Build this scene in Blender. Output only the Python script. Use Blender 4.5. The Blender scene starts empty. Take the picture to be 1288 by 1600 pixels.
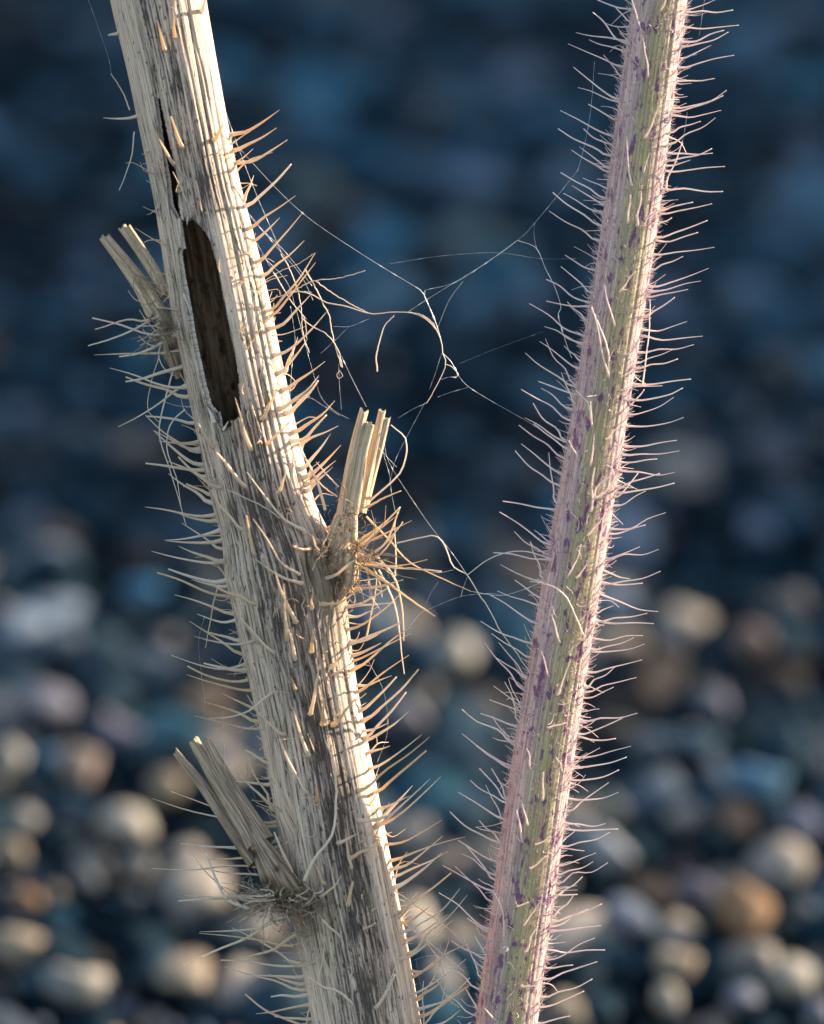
import bpy, bmesh, math, random
import numpy as np
from mathutils import Vector, Matrix, Quaternion

rnd = random.Random(11)
rng = np.random.default_rng(11)
R = math.radians
sc = bpy.context.scene
col = sc.collection

# ------------------------------------------------------------------ frame of the plants
# The two stems stand in one plane that leans away from the viewer.  All plant
# measurements are taken in 1/15 mm in that plane: x to the right, y downwards, w towards the viewer.
S = 6.667e-5
LEAN = R(22)
O = Vector((0, 0, 0.127))
AX = Vector((1, 0, 0))
AU = Vector((0, math.sin(LEAN), math.cos(LEAN)))
AW = Vector((0, -math.cos(LEAN), math.sin(LEAN)))
M3 = np.array([AX, AU, AW])
OV = np.array(O)

def to_world(p):
    p = np.asarray(p, float).reshape(-1, 3)
    q = np.stack([(p[:, 0] - 644) * S, (800 - p[:, 1]) * S, p[:, 2] * S], 1)
    return OV + q @ M3

# ------------------------------------------------------------------ camera, sky, sun, exposure
DIST = 0.4
cam_d = bpy.data.cameras.new('camera')
cam = bpy.data.objects.new('camera', cam_d)
col.objects.link(cam)
cam.matrix_world = Matrix(((AX.x, AU.x, AW.x, 0), (AX.y, AU.y, AW.y, 0), (AX.z, AU.z, AW.z, 0), (0, 0, 0, 1)))
cam.matrix_world.translation = O + AW * DIST
cam_d.sensor_fit = 'VERTICAL'
cam_d.sensor_height = 36
cam_d.sensor_width = 36
cam_d.lens = 18 / (800 * S / DIST)
cam_d.clip_start = 0.01
cam_d.clip_end = 300
cam_d.dof.use_dof = True
cam_d.dof.focus_distance = DIST - 0.0015
cam_d.dof.aperture_fstop = cam_d.lens / 10.0
sc.camera = cam

SUN_EL, SUN_BACK = R(16), R(28)
sv = Vector((math.cos(SUN_EL) * math.cos(SUN_BACK), math.cos(SUN_EL) * math.sin(SUN_BACK), math.sin(SUN_EL)))
w = bpy.data.worlds.new('World')
sc.world = w
w.use_nodes = True
nt = w.node_tree
bg = nt.nodes['Background']
sky = nt.nodes.new('ShaderNodeTexSky')
sky.sky_type = 'NISHITA'
sky.sun_disc = False
sky.ozone_density = 1.0
sky.sun_elevation = SUN_EL
sky.sun_rotation = R(90) - SUN_BACK
nt.links.new(sky.outputs[0], bg.inputs[0])
bg.inputs[1].default_value = 0.088
sun_d = bpy.data.lights.new('sun', 'SUN')
sun_d.energy = 3.5
sun_d.angle = R(0.53)
sun_d.color = (1.0, 0.89, 0.73)
sun = bpy.data.objects.new('sun', sun_d)
sun.rotation_euler = sv.to_track_quat('Z', 'Y').to_euler()
sun.location = (1, 0.6, 1)
col.objects.link(sun)
sc.view_settings.view_transform = 'Standard'
sc.view_settings.look = 'None'
sc.view_settings.gamma = 1
sc.view_settings.use_curve_mapping = False
sc.view_settings.exposure = 2.45
sc.cycles.use_denoising = True
sc.cycles.max_bounces = 8

# ------------------------------------------------------------------ helpers
def link(name, verts, faces, mat, parent=None, smooth=True, uv=None, attrs=None, mat_idx=None):
    """One mesh object; verts are world coordinates, moved into the parent's frame."""
    me = bpy.data.meshes.new(name)
    verts = np.asarray(verts, float)
    if parent is not None:
        verts = verts - np.array(parent.location)
    faces = np.asarray(faces)
    if faces.ndim == 2:
        nf, k = faces.shape
        me.vertices.add(len(verts))
        me.vertices.foreach_set('co', verts.astype(np.float32).ravel())
        me.loops.add(nf * k)
        me.loops.foreach_set('vertex_index', faces.astype(np.int32).ravel())
        me.polygons.add(nf)
        me.polygons.foreach_set('loop_start', np.arange(0, nf * k, k, dtype=np.int32))
        me.polygons.foreach_set('loop_total', np.full(nf, k, dtype=np.int32))
        me.update(calc_edges=True)
    else:
        me.from_pydata([tuple(v) for v in verts], [], [tuple(f) for f in faces])
    if smooth:
        me.polygons.foreach_set('use_smooth', np.ones(len(me.polygons), bool))
    mats = mat if isinstance(mat, (list, tuple)) else [mat]
    for m in mats:
        me.materials.append(m)
    if mat_idx is not None:
        me.polygons.foreach_set('material_index', np.asarray(mat_idx, np.int32))
    if uv is not None:
        l = me.uv_layers.new(name='UVMap')
        vi = np.empty(len(me.loops), np.int32)
        me.loops.foreach_get('vertex_index', vi)
        l.data.foreach_set('uv', np.asarray(uv, np.float32)[vi].ravel())
    for k_, a in (attrs or {}).items():
        at = me.attributes.new(k_, 'FLOAT', 'POINT')
        at.data.foreach_set('value', np.asarray(a, np.float32))
    me.validate()
    o = bpy.data.objects.new(name, me)
    col.objects.link(o)
    if parent is not None:
        o.parent = parent
    return o

def tag(o, label=None, cat=None, group=None, kind=None):
    for k_, v in (('label', label), ('category', cat), ('group', group), ('kind', kind)):
        if v:
            o[k_] = v
    return o

def empty(name, loc):
    o = bpy.data.objects.new(name, None)
    o.empty_display_size = 0.005
    o.location = loc
    col.objects.link(o)
    return o

def hash2(iy, ix, seed):
    h = (iy * 374761393 + ix * 668265263 + seed * 974634513) & 0xffffffff
    h = ((h ^ (h >> 13)) * 1274126177) & 0xffffffff
    return ((h ^ (h >> 16)) & 0xffff) / 65535.0

def noise_wrap(u, v, fu, fv, seed):
    """value noise, periodic in u (0..1) with fu cells; v scaled by fv. returns -1..1"""
    a = u * fu
    b = v * fv
    i = np.floor(a).astype(np.int64)
    j = np.floor(b).astype(np.int64)
    fa = a - i
    fb = b - j
    fa = fa * fa * (3 - 2 * fa)
    fb = fb * fb * (3 - 2 * fb)
    i0, i1 = i % fu, (i + 1) % fu
    n00, n10 = hash2(j, i0, seed), hash2(j, i1, seed)
    n01, n11 = hash2(j + 1, i0, seed), hash2(j + 1, i1, seed)
    return 2 * ((n00 * (1 - fa) + n10 * fa) * (1 - fb) + (n01 * (1 - fa) + n11 * fa) * fb) - 1

def spline(pts, n):
    """Catmull-Rom through pts, n+1 samples"""
    p = np.asarray(pts, float)
    if len(p) == 2:
        t = np.linspace(0, 1, n + 1)[:, None]
        return p[0] * (1 - t) + p[1] * t
    q = np.vstack([2 * p[0] - p[1], p, 2 * p[-1] - p[-2]])
    seg = np.linalg.norm(np.diff(p, axis=0), axis=1)
    cum = np.concatenate([[0], np.cumsum(seg)])
    out = []
    for s in np.linspace(0, cum[-1], n + 1):
        k = min(np.searchsorted(cum, s, side='right') - 1, len(seg) - 1)
        t = (s - cum[k]) / max(seg[k], 1e-9)
        a, b, c, d = q[k], q[k + 1], q[k + 2], q[k + 3]
        out.append(0.5 * ((2 * b) + (-a + c) * t + (2 * a - 5 * b + 4 * c - d) * t * t + (-a + 3 * b - 3 * c + d) * t ** 3))
    return np.array(out)

def tube(c, r, k=5, flat=1.0):
    """verts, faces (quads, closed with a tip point) of a tube along c (n,3) with radii r"""
    c = np.asarray(c, float)
    n = len(c)
    t = np.gradient(c, axis=0)
    t /= np.linalg.norm(t, axis=1)[:, None] + 1e-12
    ref = np.array([0.13, 0.21, 0.97])
    if abs(t[0] @ ref) > 0.9:
        ref = np.array([0.9, 0.3, 0.1])
    a = ref - (t @ ref)[:, None] * t
    a /= np.linalg.norm(a, axis=1)[:, None] + 1e-12
    b = np.cross(t, a)
    th = np.arange(k) / k * 2 * np.pi
    r = np.asarray(r, float)[:, None, None]
    v = c[:, None, :] + r * (np.cos(th)[None, :, None] * a[:, None, :] + flat * np.sin(th)[None, :, None] * b[:, None, :])
    v = v.reshape(-1, 3)
    i = np.arange(n - 1)[:, None] * k
    j = np.arange(k)[None, :]
    j2 = (j + 1) % k
    f = np.stack([i + j, i + j2, i + k + j2, i + k + j], -1).reshape(-1, 4)
    return v, f

class Pool:
    """several tubes joined into one mesh (fuzz, down)"""
    def __init__(s):
        s.v, s.f, s.n = [], [], 0
    def add(s, v, f):
        s.v.append(v); s.f.append(f + s.n); s.n += len(v)
    def build(s, name, mat, parent):
        return link(name, to_world(np.vstack(s.v)), np.vstack(s.f), mat, parent)

# ------------------------------------------------------------------ material helpers
class G:
    def __init__(s, name):
        s.m = bpy.data.materials.new(name)
        s.m.use_nodes = True
        s.t = s.m.node_tree
        s.b = s.t.nodes['Principled BSDF']
        s.out = s.t.nodes['Material Output']
    def node(s, ty, **kw):
        n = s.t.nodes.new(ty)
        for k_, v in kw.items():
            setattr(n, k_, v)
        return n
    def put(s, sock, v):
        if hasattr(v, 'links') or isinstance(v, bpy.types.NodeSocket):
            s.t.links.new(v, sock)
        elif isinstance(v, (tuple, list)) and len(v) == 3 and sock.type == 'RGBA':
            sock.default_value = (*v, 1)
        else:
            sock.default_value = v
    def uv(s, a, b):
        n = s.node('ShaderNodeUVMap')
        m = s.node('ShaderNodeVectorMath', operation='MULTIPLY')
        s.t.links.new(n.outputs[0], m.inputs[0])
        m.inputs[1].default_value = (a, b, 1)
        return m.outputs[0]
    def obj(s, k=1.0):
        n = s.node('ShaderNodeTexCoord')
        m = s.node('ShaderNodeVectorMath', operation='MULTIPLY')
        s.t.links.new(n.outputs['Object'], m.inputs[0])
        m.inputs[1].default_value = (k, k, k)
        return m.outputs[0]
    def noise(s, vec, scale=1.0, detail=3, rough=0.55, dist=0.0):
        n = s.node('ShaderNodeTexNoise')
        s.t.links.new(vec, n.inputs['Vector'])
        n.inputs['Scale'].default_value = scale
        n.inputs['Detail'].default_value = detail
        n.inputs['Roughness'].default_value = rough
        n.inputs['Distortion'].default_value = dist
        return n.outputs[0]
    def step(s, x, lo, hi):
        n = s.node('ShaderNodeMapRange')
        n.interpolation_type = 'SMOOTHSTEP'
        s.put(n.inputs[0], x)
        n.inputs[1].default_value = lo
        n.inputs[2].default_value = hi
        return n.outputs[0]
    def math(s, op, a, b=0.0):
        n = s.node('ShaderNodeMath', operation=op)
        s.put(n.inputs[0], a); s.put(n.inputs[1], b)
        return n.outputs[0]
    def mix(s, f, a, b):
        n = s.node('ShaderNodeMix', data_type='RGBA')
        s.put(n.inputs[0], f); s.put(n.inputs[6], a); s.put(n.inputs[7], b)
        return n.outputs[2]
    def attr(s, name):
        n = s.node('ShaderNodeAttribute')
        n.attribute_name = name
        return n.outputs['Fac']
    def rand(s):
        return s.node('ShaderNodeObjectInfo').outputs['Random']
    def bump(s, h, dist, strength=1.0):
        n = s.node('ShaderNodeBump')
        n.inputs['Distance'].default_value = dist
        n.inputs['Strength'].default_value = strength
        s.put(n.inputs['Height'], h)
        s.t.links.new(n.outputs[0], s.b.inputs['Normal'])
    def set(s, color, rough, spec=0.4):
        s.put(s.b.inputs['Base Color'], color)
        s.put(s.b.inputs['Roughness'], rough)
        s.b.inputs['Specular IOR Level'].default_value = spec
    def translucent(s, color, fac):
        tr = s.node('ShaderNodeBsdfTranslucent')
        s.put(tr.inputs[0], color)
        mx = s.node('ShaderNodeMixShader')
        mx.inputs[0].default_value = fac
        s.t.links.new(s.b.outputs[0], mx.inputs[1])
        s.t.links.new(tr.outputs[0], mx.inputs[2])
        s.t.links.new(mx.outputs[0], s.out.inputs[0])

# dead stem: weathered grey bark.  UV: u = once round, v = length / (1000 units)
g = G('weathered_bark')
fib = g.noise(g.uv(150, 4), 1, 5, 0.6)
fine = g.noise(g.uv(420, 16), 1, 3, 0.6)
c = g.mix(g.step(fib, 0.36, 0.62), (0.37, 0.25, 0.17), (0.77, 0.535, 0.385))
c = g.mix(g.math('MULTIPLY', g.step(g.noise(g.uv(9, 5), 1, 3), 0.45, 0.7), 0.5), c, (0.53, 0.40, 0.26))
c = g.mix(g.math('MULTIPLY', g.step(fine, 0.42, 0.62), 0.45), c, (0.80, 0.61, 0.46))
wth = g.attr('weather')
c = g.mix(g.math('MULTIPLY', g.step(g.math('ADD', g.noise(g.uv(40, 9), 1, 4, 0.65), g.math('MULTIPLY', wth, 0.3)), 0.55, 0.85), 0.75), c, g.mix(g.step(fib, 0.36, 0.62), (0.15, 0.112, 0.088), (0.42, 0.315, 0.24)))
streak = g.noise(g.uv(125, 12), 1, 7, 0.74, 0.12)
st = g.step(g.math('ADD', streak, g.math('MULTIPLY', wth, 0.15)), 0.615, 0.665)
st = g.math('MULTIPLY', st, 0.9)
c = g.mix(st, c, (0.055, 0.038, 0.028))
speck = g.noise(g.uv(80, 58), 1, 3, 0.6)
sp = g.step(g.math('ADD', speck, g.math('MULTIPLY', wth, 0.06)), 0.65, 0.69)
c = g.mix(g.math('MULTIPLY', sp, 0.85), c, (0.038, 0.027, 0.022))
grain = g.noise(g.uv(500, 230), 1, 2, 0.6)
c = g.mix(g.math('MULTIPLY', g.step(grain, 0.56, 0.68), g.math('MULTIPLY', wth, 0.65)), c, (0.06, 0.042, 0.032))
c = g.mix(g.math('MULTIPLY', g.attr('dirt'), g.step(g.noise(g.uv(240, 18), 1, 4, 0.7), 0.40, 0.60)), c, (0.05, 0.04, 0.034))
br = g.attr('brown')
c = g.mix(g.math('MULTIPLY', br, 0.8), c, g.mix(g.step(fib, 0.35, 0.65), (0.05, 0.032, 0.018), (0.18, 0.118, 0.062)))
g.set(c, 0.75, 0.25)
hgt = g.math('ADD', g.math('MULTIPLY', fib, 0.9), g.math('MULTIPLY', fine, 0.35))
hgt = g.math('SUBTRACT', hgt, g.math('MULTIPLY', st, 0.25))
g.bump(hgt, 0.00032, 1.0)
BARK = g.m

g = G('hollow_pith')
f1 = g.noise(g.uv(48, 9), 1, 6, 0.7, 0.3)
f2 = g.noise(g.uv(22, 26), 1, 5, 0.7)
c = g.mix(g.step(f1, 0.35, 0.65), (0.11, 0.06, 0.03), (0.38, 0.235, 0.13))
c = g.mix(g.step(f2, 0.50, 0.66), c, (0.045, 0.024, 0.013))
g.set(c, 0.85, 0.1)
g.bump(f1, 0.0003)
PITH = g.m

g = G('torn_edge')
f1 = g.noise(g.obj(9000), 1, 3)
g.set(g.mix(f1, (0.36, 0.28, 0.22), (0.74, 0.60, 0.48)), 0.85, 0.1)
TORN = g.m

g = G('dry_stub_wood')
f1 = g.noise(g.uv(30, 1.3), 1, 6, 0.68)
f2 = g.noise(g.uv(34, 6), 1, 4, 0.6)
dk = g.attr('brown')
c = g.mix(g.step(f1, 0.36, 0.64), (0.38, 0.235, 0.125), (0.78, 0.57, 0.37))
c = g.mix(g.math('MULTIPLY', g.step(f2, 0.58, 0.70), 0.8), c, (0.16, 0.095, 0.05))
gy = g.mix(g.step(f1, 0.36, 0.64), (0.06, 0.038, 0.025), (0.42, 0.285, 0.185))
c = g.mix(dk, c, gy)
c = g.mix(g.attr('rot'), c, g.mix(f2, (0.018, 0.011, 0.007), (0.12, 0.075, 0.04)))
g.set(c, 0.75, 0.2)
g.bump(f1, 0.0002)
STUB = g.m

g = G('dry_bristle')
c = g.mix(g.rand(), (0.68, 0.52, 0.34), (0.78, 0.67, 0.56))
g.set(c, 0.45, 0.4)
g.translucent(g.mix(g.rand(), (0.88, 0.64, 0.36), (0.84, 0.70, 0.54)), 0.42)
SPINE = g.m

g = G('node_fuzz')
g.set(g.mix(g.noise(g.obj(1500), 1, 3), (0.09, 0.058, 0.034), (0.44, 0.32, 0.21)), 0.8, 0.1)
FUZZ = g.m

# living stem
g = G('living_stem_skin')
s1 = g.noise(g.uv(90, 5), 1, 5, 0.6)
s2 = g.noise(g.uv(14, 3.5), 1, 4, 0.6)
c = g.mix(g.step(s1, 0.35, 0.65), (0.235, 0.138, 0.14), (0.53, 0.38, 0.325))
band = g.attr('band')
gr = g.step(g.math('ADD', band, g.math('MULTIPLY', g.math('SUBTRACT', s2, 0.5), 1.3)), 0.15, 1.0)
c = g.mix(gr, c, g.mix(g.step(s1, 0.32, 0.66), (0.225, 0.168, 0.068), (0.41, 0.32, 0.15)))
lo = g.noise(g.uv(9, 7), 1, 3, 0.6)
b1 = g.noise(g.uv(21, 31), 1, 3, 0.55)
k1 = g.step(g.math('ADD', b1, g.math('MULTIPLY', lo, 0.30)), 0.722, 0.785)
b2 = g.noise(g.uv(46, 62), 1, 2, 0.5)
k2 = g.step(g.math('ADD', b2, g.math('MULTIPLY', lo, 0.2)), 0.695, 0.74)
b3 = g.noise(g.uv(40, 6), 1, 4, 0.65)
k3 = g.math('MULTIPLY', g.step(g.math('ADD', b3, g.math('MULTIPLY', lo, 0.25)), 0.64, 0.78), 0.6)
pur = g.mix(g.noise(g.uv(10, 8), 1, 2), (0.065, 0.013, 0.085), (0.15, 0.02, 0.07))
c = g.mix(k3, c, (0.22, 0.09, 0.13))
c = g.mix(g.math('MULTIPLY', k1, 0.9), c, pur)
c = g.mix(g.math('MULTIPLY', k2, 0.5), c, pur)
g.set(c, 0.5, 0.45)
g.bump(g.math('ADD', s1, g.math('MULTIPLY', g.noise(g.uv(160, 120), 1, 2), 0.4)), 0.00013)
g.b.inputs['Subsurface Weight'].default_value = 0.08
g.b.inputs['Subsurface Radius'].default_value = (0.001, 0.0006, 0.0004)
g.b.inputs['Subsurface Scale'].default_value = 0.5
SKIN = g.m

g = G('living_bristle')
c = g.mix(g.rand(), (0.84, 0.68, 0.68), (0.88, 0.76, 0.64))
g.set(c, 0.4, 0.5)
g.translucent((0.80, 0.66, 0.60), 0.4)
HAIR = g.m

g = G('white_down')
g.set((0.66, 0.56, 0.54), 0.6, 0.3)
g.translucent((0.8, 0.68, 0.70), 0.4)
DOWN = g.m

g = G('silk')
g.set((0.82, 0.82, 0.82), 0.35, 0.6)
g.translucent((0.85, 0.83, 0.8), 0.4)
SILK = g.m

g = G('dry_fibre')
g.set((0.72, 0.62, 0.50), 0.5, 0.4)
g.translucent((0.75, 0.62, 0.45), 0.4)
FIBRE = g.m

def stone_material(name, src):
    g = G(name)
    if src == 'object':
        base = g.node('ShaderNodeObjectInfo').outputs['Color']
    else:
        n = g.node('ShaderNodeAttribute'); n.attribute_name = 'tone'
        base = n.outputs['Color']
    n1 = g.noise(g.obj(260 if src != 'object' else 3.0), 1, 4, 0.6)
    k = g.math('ADD', g.math('MULTIPLY', n1, 0.8), 0.6)
    mul = g.node('ShaderNodeMix', data_type='RGBA', blend_type='MULTIPLY')
    mul.inputs[0].default_value = 1.0
    g.put(mul.inputs[6], base)
    comb = g.node('ShaderNodeCombineColor')
    for q in range(3):
        g.put(comb.inputs[q], k)
    g.put(mul.inputs[7], comb.outputs[0])
    g.set(mul.outputs[2], 0.7, 0.012)
    return g.m
STONE = stone_material('pebble_stone', 'object')
STONES = stone_material('shingle_stone', 'attr')

g = G('ground_grit')
n1 = g.noise(g.obj(180), 1, 6, 0.7)
vo = g.node('ShaderNodeTexVoronoi')
g.t.links.new(g.obj(110), vo.inputs['Vector'])
c = g.mix(g.step(n1, 0.3, 0.7), (0.003, 0.006, 0.009), (0.011, 0.017, 0.023))
c = g.mix(g.math('MULTIPLY', g.step(vo.outputs[0], 0.35, 0.6), 0.7), c, (0.006, 0.007, 0.009))
g.set(c, 0.9, 0.0)
g.bump(g.math('SUBTRACT', n1, vo.outputs[0]), 0.004)
GRIT = g.m

# ------------------------------------------------------------------ ground and shingle
gs = 60.0
gv, gf = [], []
ticks = [-gs, -8, -2, -0.6, 0, 0.6, 2, 8, gs]
for yy in ticks:
    for xx in ticks:
        gv.append((xx, yy, 0))
nT = len(ticks)
for i in range(nT - 1):
    for j in range(nT - 1):
        gf.append((i * nT + j, i * nT + j + 1, (i + 1) * nT + j + 1, (i + 1) * nT + j))
tag(link('ground', gv, gf, GRIT), kind='structure')

# unseen rise of grit, added on the sunny side to shade the far shingle
ny, nx = 90, 90
by_ = np.linspace(0.30, 3.2, ny)
cyv = [0.30, 0.40, 0.46, 0.65, 0.86, 1.4, 2.2, 3.2]
crest_x = np.interp(by_, cyv, [0.56, 0.56, 0.56, 0.565, 0.62, 0.80, 1.1, 1.4])
crest_h = np.interp(by_, cyv, [-0.03, 0.02, 0.15, 0.235, 0.32, 0.48, 0.5, -0.03])
bxs = np.linspace(-1, 2.5, nx)
bv = []
for i_ in range(ny):
    wl = 0.10 + 0.42 * max(crest_h[i_], 0)
    for q_ in bxs:
        hh = crest_h[i_] * (math.exp(-3.0 * abs(q_) ** 1.7) if q_ < 0 else math.exp(-0.35 * q_ * q_)) + 0.008 * math.sin(q_ * 17 + i_ * .9) * math.sin(i_ * .63 - q_ * 9)
        edge_ = min(1, (1 - abs(q_)) * 6) if q_ < 0 else min(1, (2.5 - q_) * 2)
        bv.append((crest_x[i_] + q_ * wl * (1 if q_ < 0 else 1.6), by_[i_], hh * max(edge_, 0) - 0.012))
bf = [(i_ * nx + j_, i_ * nx + j_ + 1, (i_ + 1) * nx + j_ + 1, (i_ + 1) * nx + j_) for i_ in range(ny - 1) for j_ in range(nx - 1)]
tag(link('added_shade_bank', bv, bf, GRIT), kind='structure')

CAMP = np.array(cam.matrix_world.translation)
def on_ground(px, py, z=0.004):
    p = to_world([(px, py, 0)])[0]
    d = p - CAMP
    t = (z - CAMP[2]) / d[2]
    q = CAMP + d * t
    return q, t                      # t: size of one unit there relative to the stem plane

def ico(sub):
    bm = bmesh.new()
    bmesh.ops.create_icosphere(bm, subdivisions=sub, radius=1)
    v = np.array([x.co[:] for x in bm.verts])
    f = np.array([[x.index for x in q.verts] for q in bm.faces])
    bm.free()
    return v, f

def pebble_shape(sub, seed):
    v, f = ico(sub)
    r = np.random.default_rng(seed)
    d = np.ones(len(v))
    for _ in range(5):
        k = r.normal(size=3); k /= np.linalg.norm(k)
        d += 0.10 * np.sin(v @ k * r.uniform(1.3, 3.2) + r.uniform(0, 6))
    for _ in range(4):
        k = r.normal(size=3); k /= np.linalg.norm(k)
        d += 0.035 * np.sin(v @ k * r.uniform(4, 7) + r.uniform(0, 6))
    for _ in range(7):               # worn flats
        k = r.normal(size=3); k /= np.linalg.norm(k)
        lim = r.uniform(0.62, 0.90)
        h = (v * d[:, None]) @ k
        over = np.clip(h - lim, 0, None)
        v = v - (over * 0.75)[:, None] * k / np.maximum(d, 0.4)[:, None]
    return v * d[:, None], f

SLATE, BLUEGREY, BROWN = (0.0065, 0.0135, 0.0185), (0.020, 0.035, 0.046), (0.034, 0.028, 0.025)
GREY, LILAC, CREAM = (0.16, 0.16, 0.165), (0.24, 0.225, 0.255), (0.46, 0.40, 0.32)
BEIGE, PINK, TAN, SKY_BLUE = (0.40, 0.31, 0.22), (0.40, 0.30, 0.25), (0.33, 0.205, 0.12), (0.09, 0.21, 0.33)  # the last one, blue, is sky sheen put into the stone colour

# pebbles one can point to: x, y, width, height, tilt, colour, label
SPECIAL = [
 (65, 1100, 150, 95, 0, LILAC, 'big pale lilac-grey pebble lying apart beyond the dead stem'),
 (122, 1195, 92, 100, 0, PINK, 'pinkish beige rounded pebble beside a small blue pebble'),
 (18, 1185, 70, 95, 20, CREAM, 'cream pebble cut by the picture edge, above the ochre one'),
 (258, 1228, 80, 90, 0, BEIGE, 'round beige pebble just beside the broken tip of the lowest stub'),
 (205, 1290, 130, 85, 15, CREAM, 'largest cream oblong pebble below the beige round one'),
 (130, 1375, 72, 72, 0, GREY, 'grey rounded pebble below the largest cream oblong pebble'),
 (45, 1405, 62, 50, 0, TAN, 'small ochre pebble between the cream and pale tan pebbles'),
 (25, 1478, 120, 90, 10, BEIGE, 'broad pale tan pebble under the small ochre pebble'),
 (105, 1540, 130, 90, 0, (0.27, 0.25, 0.23), 'warm grey large pebble at the bottom beside the pale tan one'),
 (285, 1520, 140, 70, 0, BEIGE, 'flat beige pebble low down beside the bristles of the dead stem'),
 (215, 1352, 66, 60, 0, (0.30, 0.28, 0.25), 'light grey pebble touching the underside of the cream oblong pebble'),
 (222, 922, 90, 56, 0, SKY_BLUE, 'bright blue-grey pebble beside the middle of the dead stem'),
 (80, 1000, 130, 50, -8, (0.14, 0.16, 0.19), 'long blue-grey flat pebble above the big lilac one'),
 (185, 1145, 100, 44, 0, (0.19, 0.18, 0.22), 'thin mauve-grey flat pebble above the pinkish beige one'),
 (312, 1100, 100, 56, 0, (0.26, 0.19, 0.14), 'dull brown pebble just behind the bristles of the dead stem'),
 (75, 1190, 50, 60, 0, SKY_BLUE, 'small blue pebble squeezed against the pinkish beige one'),
 (718, 1022, 82, 95, 0, CREAM, 'cream upright pebble between the two stems below the cobweb'),
 (642, 1122, 90, 76, 0, (0.26, 0.23, 0.24), 'mauve-grey pebble between the stems beside the dry bristles'),
 (1168, 1420, 105, 140, -38, TAN, 'tan-brown large oval pebble tilted, darker than the cream ones'),
 (1182, 1222, 130, 84, 0, (0.12, 0.225, 0.31), 'pebble with painted light blue sky sheen, above the tan-brown tilted oval one'),  # its light blue stands for reflected sky
 (1172, 1000, 84, 88, 10, (0.28, 0.20, 0.17), 'pinkish brown pebble above the light blue pebble'),
 (1118, 1100, 70, 60, 0, LILAC, 'small pale lilac pebble between the pinkish brown and light blue ones'),
 (945, 1332, 110, 100, 20, (0.32, 0.33, 0.34), 'pale grey large pebble beside the lower bristles of the green stem'),
 (1040, 1560, 70, 86, 0, CREAM, 'cream upright pebble at the bottom below a buff one'),
 (1055, 1508, 96, 72, -15, BEIGE, 'buff pebble resting above the cream upright pebble'),
 (985, 1430, 130, 66, 10, (0.17, 0.19, 0.23), 'blue-grey long pebble under the pale grey large one'),
 (1242, 1530, 100, 90, 25, CREAM, 'cream wide pebble in the lowest corner beyond the green stem'),
 (1255, 1425, 66, 66, 0, GREY, 'grey pebble beside the tan-brown tilted oval one'),
 (1205, 700, 120, 84, 0, (0.20, 0.20, 0.24), 'pale grey-lilac pebble far back beyond the green stem'),
 (885, 1575, 90, 66, 0, BEIGE, 'beige pebble at the foot of the picture against the green stem'),
 (622, 1192, 84, 60, 0, BLUEGREY, 'blue-grey pebble seen through the dry bristles between the stems'),
 (952, 1262, 76, 66, 0, (0.19, 0.20, 0.18), 'greenish grey pebble above the pale grey large one'),
 (1280, 1585, 70, 70, 0, LILAC, 'lilac pebble cut off in the very corner of the picture'),
 (1085, 1392, 90, 84, 0, (0.18, 0.16, 0.19), 'mauve dark pebble leaning against the tan-brown tilted oval one'),
 (1085, 1160, 110, 60, 0, (0.11, 0.16, 0.20), 'slate-blue wide pebble beside the bristles of the green stem'),
 (1250, 1290, 90, 110, -20, (0.15, 0.16, 0.21), 'violet-blue pebble below the light blue pebble'),
 (20, 1330, 70, 70, 0, BEIGE, 'beige pebble at the picture edge above the small ochre pebble'),
 (690, 1530, 90, 110, 0, (0.34, 0.31, 0.28), 'light grey pebble low between the two stems'),
 (1215, 270, 60, 40, 0, (0.16, 0.11, 0.085), 'dark brown faint pebble far back near the top edge'),
 (600, 690, 90, 60, 0, SKY_BLUE, 'blue faint pebble far back behind the cobweb'),
 (1150, 480, 80, 50, 0, (0.16, 0.19, 0.23), 'pale blue-grey faint pebble far back beyond the green stem'),
 (60, 690, 110, 50, 0, (0.10, 0.12, 0.15), 'blue-grey faint flat pebble far back beside the dead stem'),
 (1235, 940, 90, 70, 0, (0.20, 0.18, 0.17), 'warm grey pebble beside the pinkish brown pebble'),
 (1045, 1000, 80, 60, 0, (0.15, 0.15, 0.16), 'neutral grey pebble between the green stem and the pinkish brown pebble'),
 (1160, 1560, 100, 70, 0, (0.22, 0.22, 0.26), 'pale slate pebble at the bottom between two cream ones'),
 (870, 1380, 70, 60, 0, (0.26, 0.25, 0.25), 'soft grey pebble right against the bristles of the green stem'),
]
shapes3 = []
for k in range(8):
    v, f = pebble_shape(3, 100 + k)
    me = bpy.data.meshes.new('pebble')
    me.from_pydata([tuple(x) for x in v], [], [tuple(int(y) for y in x) for x in f])
    me.polygons.foreach_set('use_smooth', np.ones(len(me.polygons), bool))
    me.materials.append(STONE)
    shapes3.append(me)

def pebble(pos, dims, eul, color, label, group=None):
    o = bpy.data.objects.new('pebble', shapes3[rnd.randrange(8)])
    o.location = pos
    o.scale = dims
    o.rotation_euler = eul
    o.color = (*color, 1)
    col.objects.link(o)
    return tag(o, label, 'pebble', group)

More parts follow.
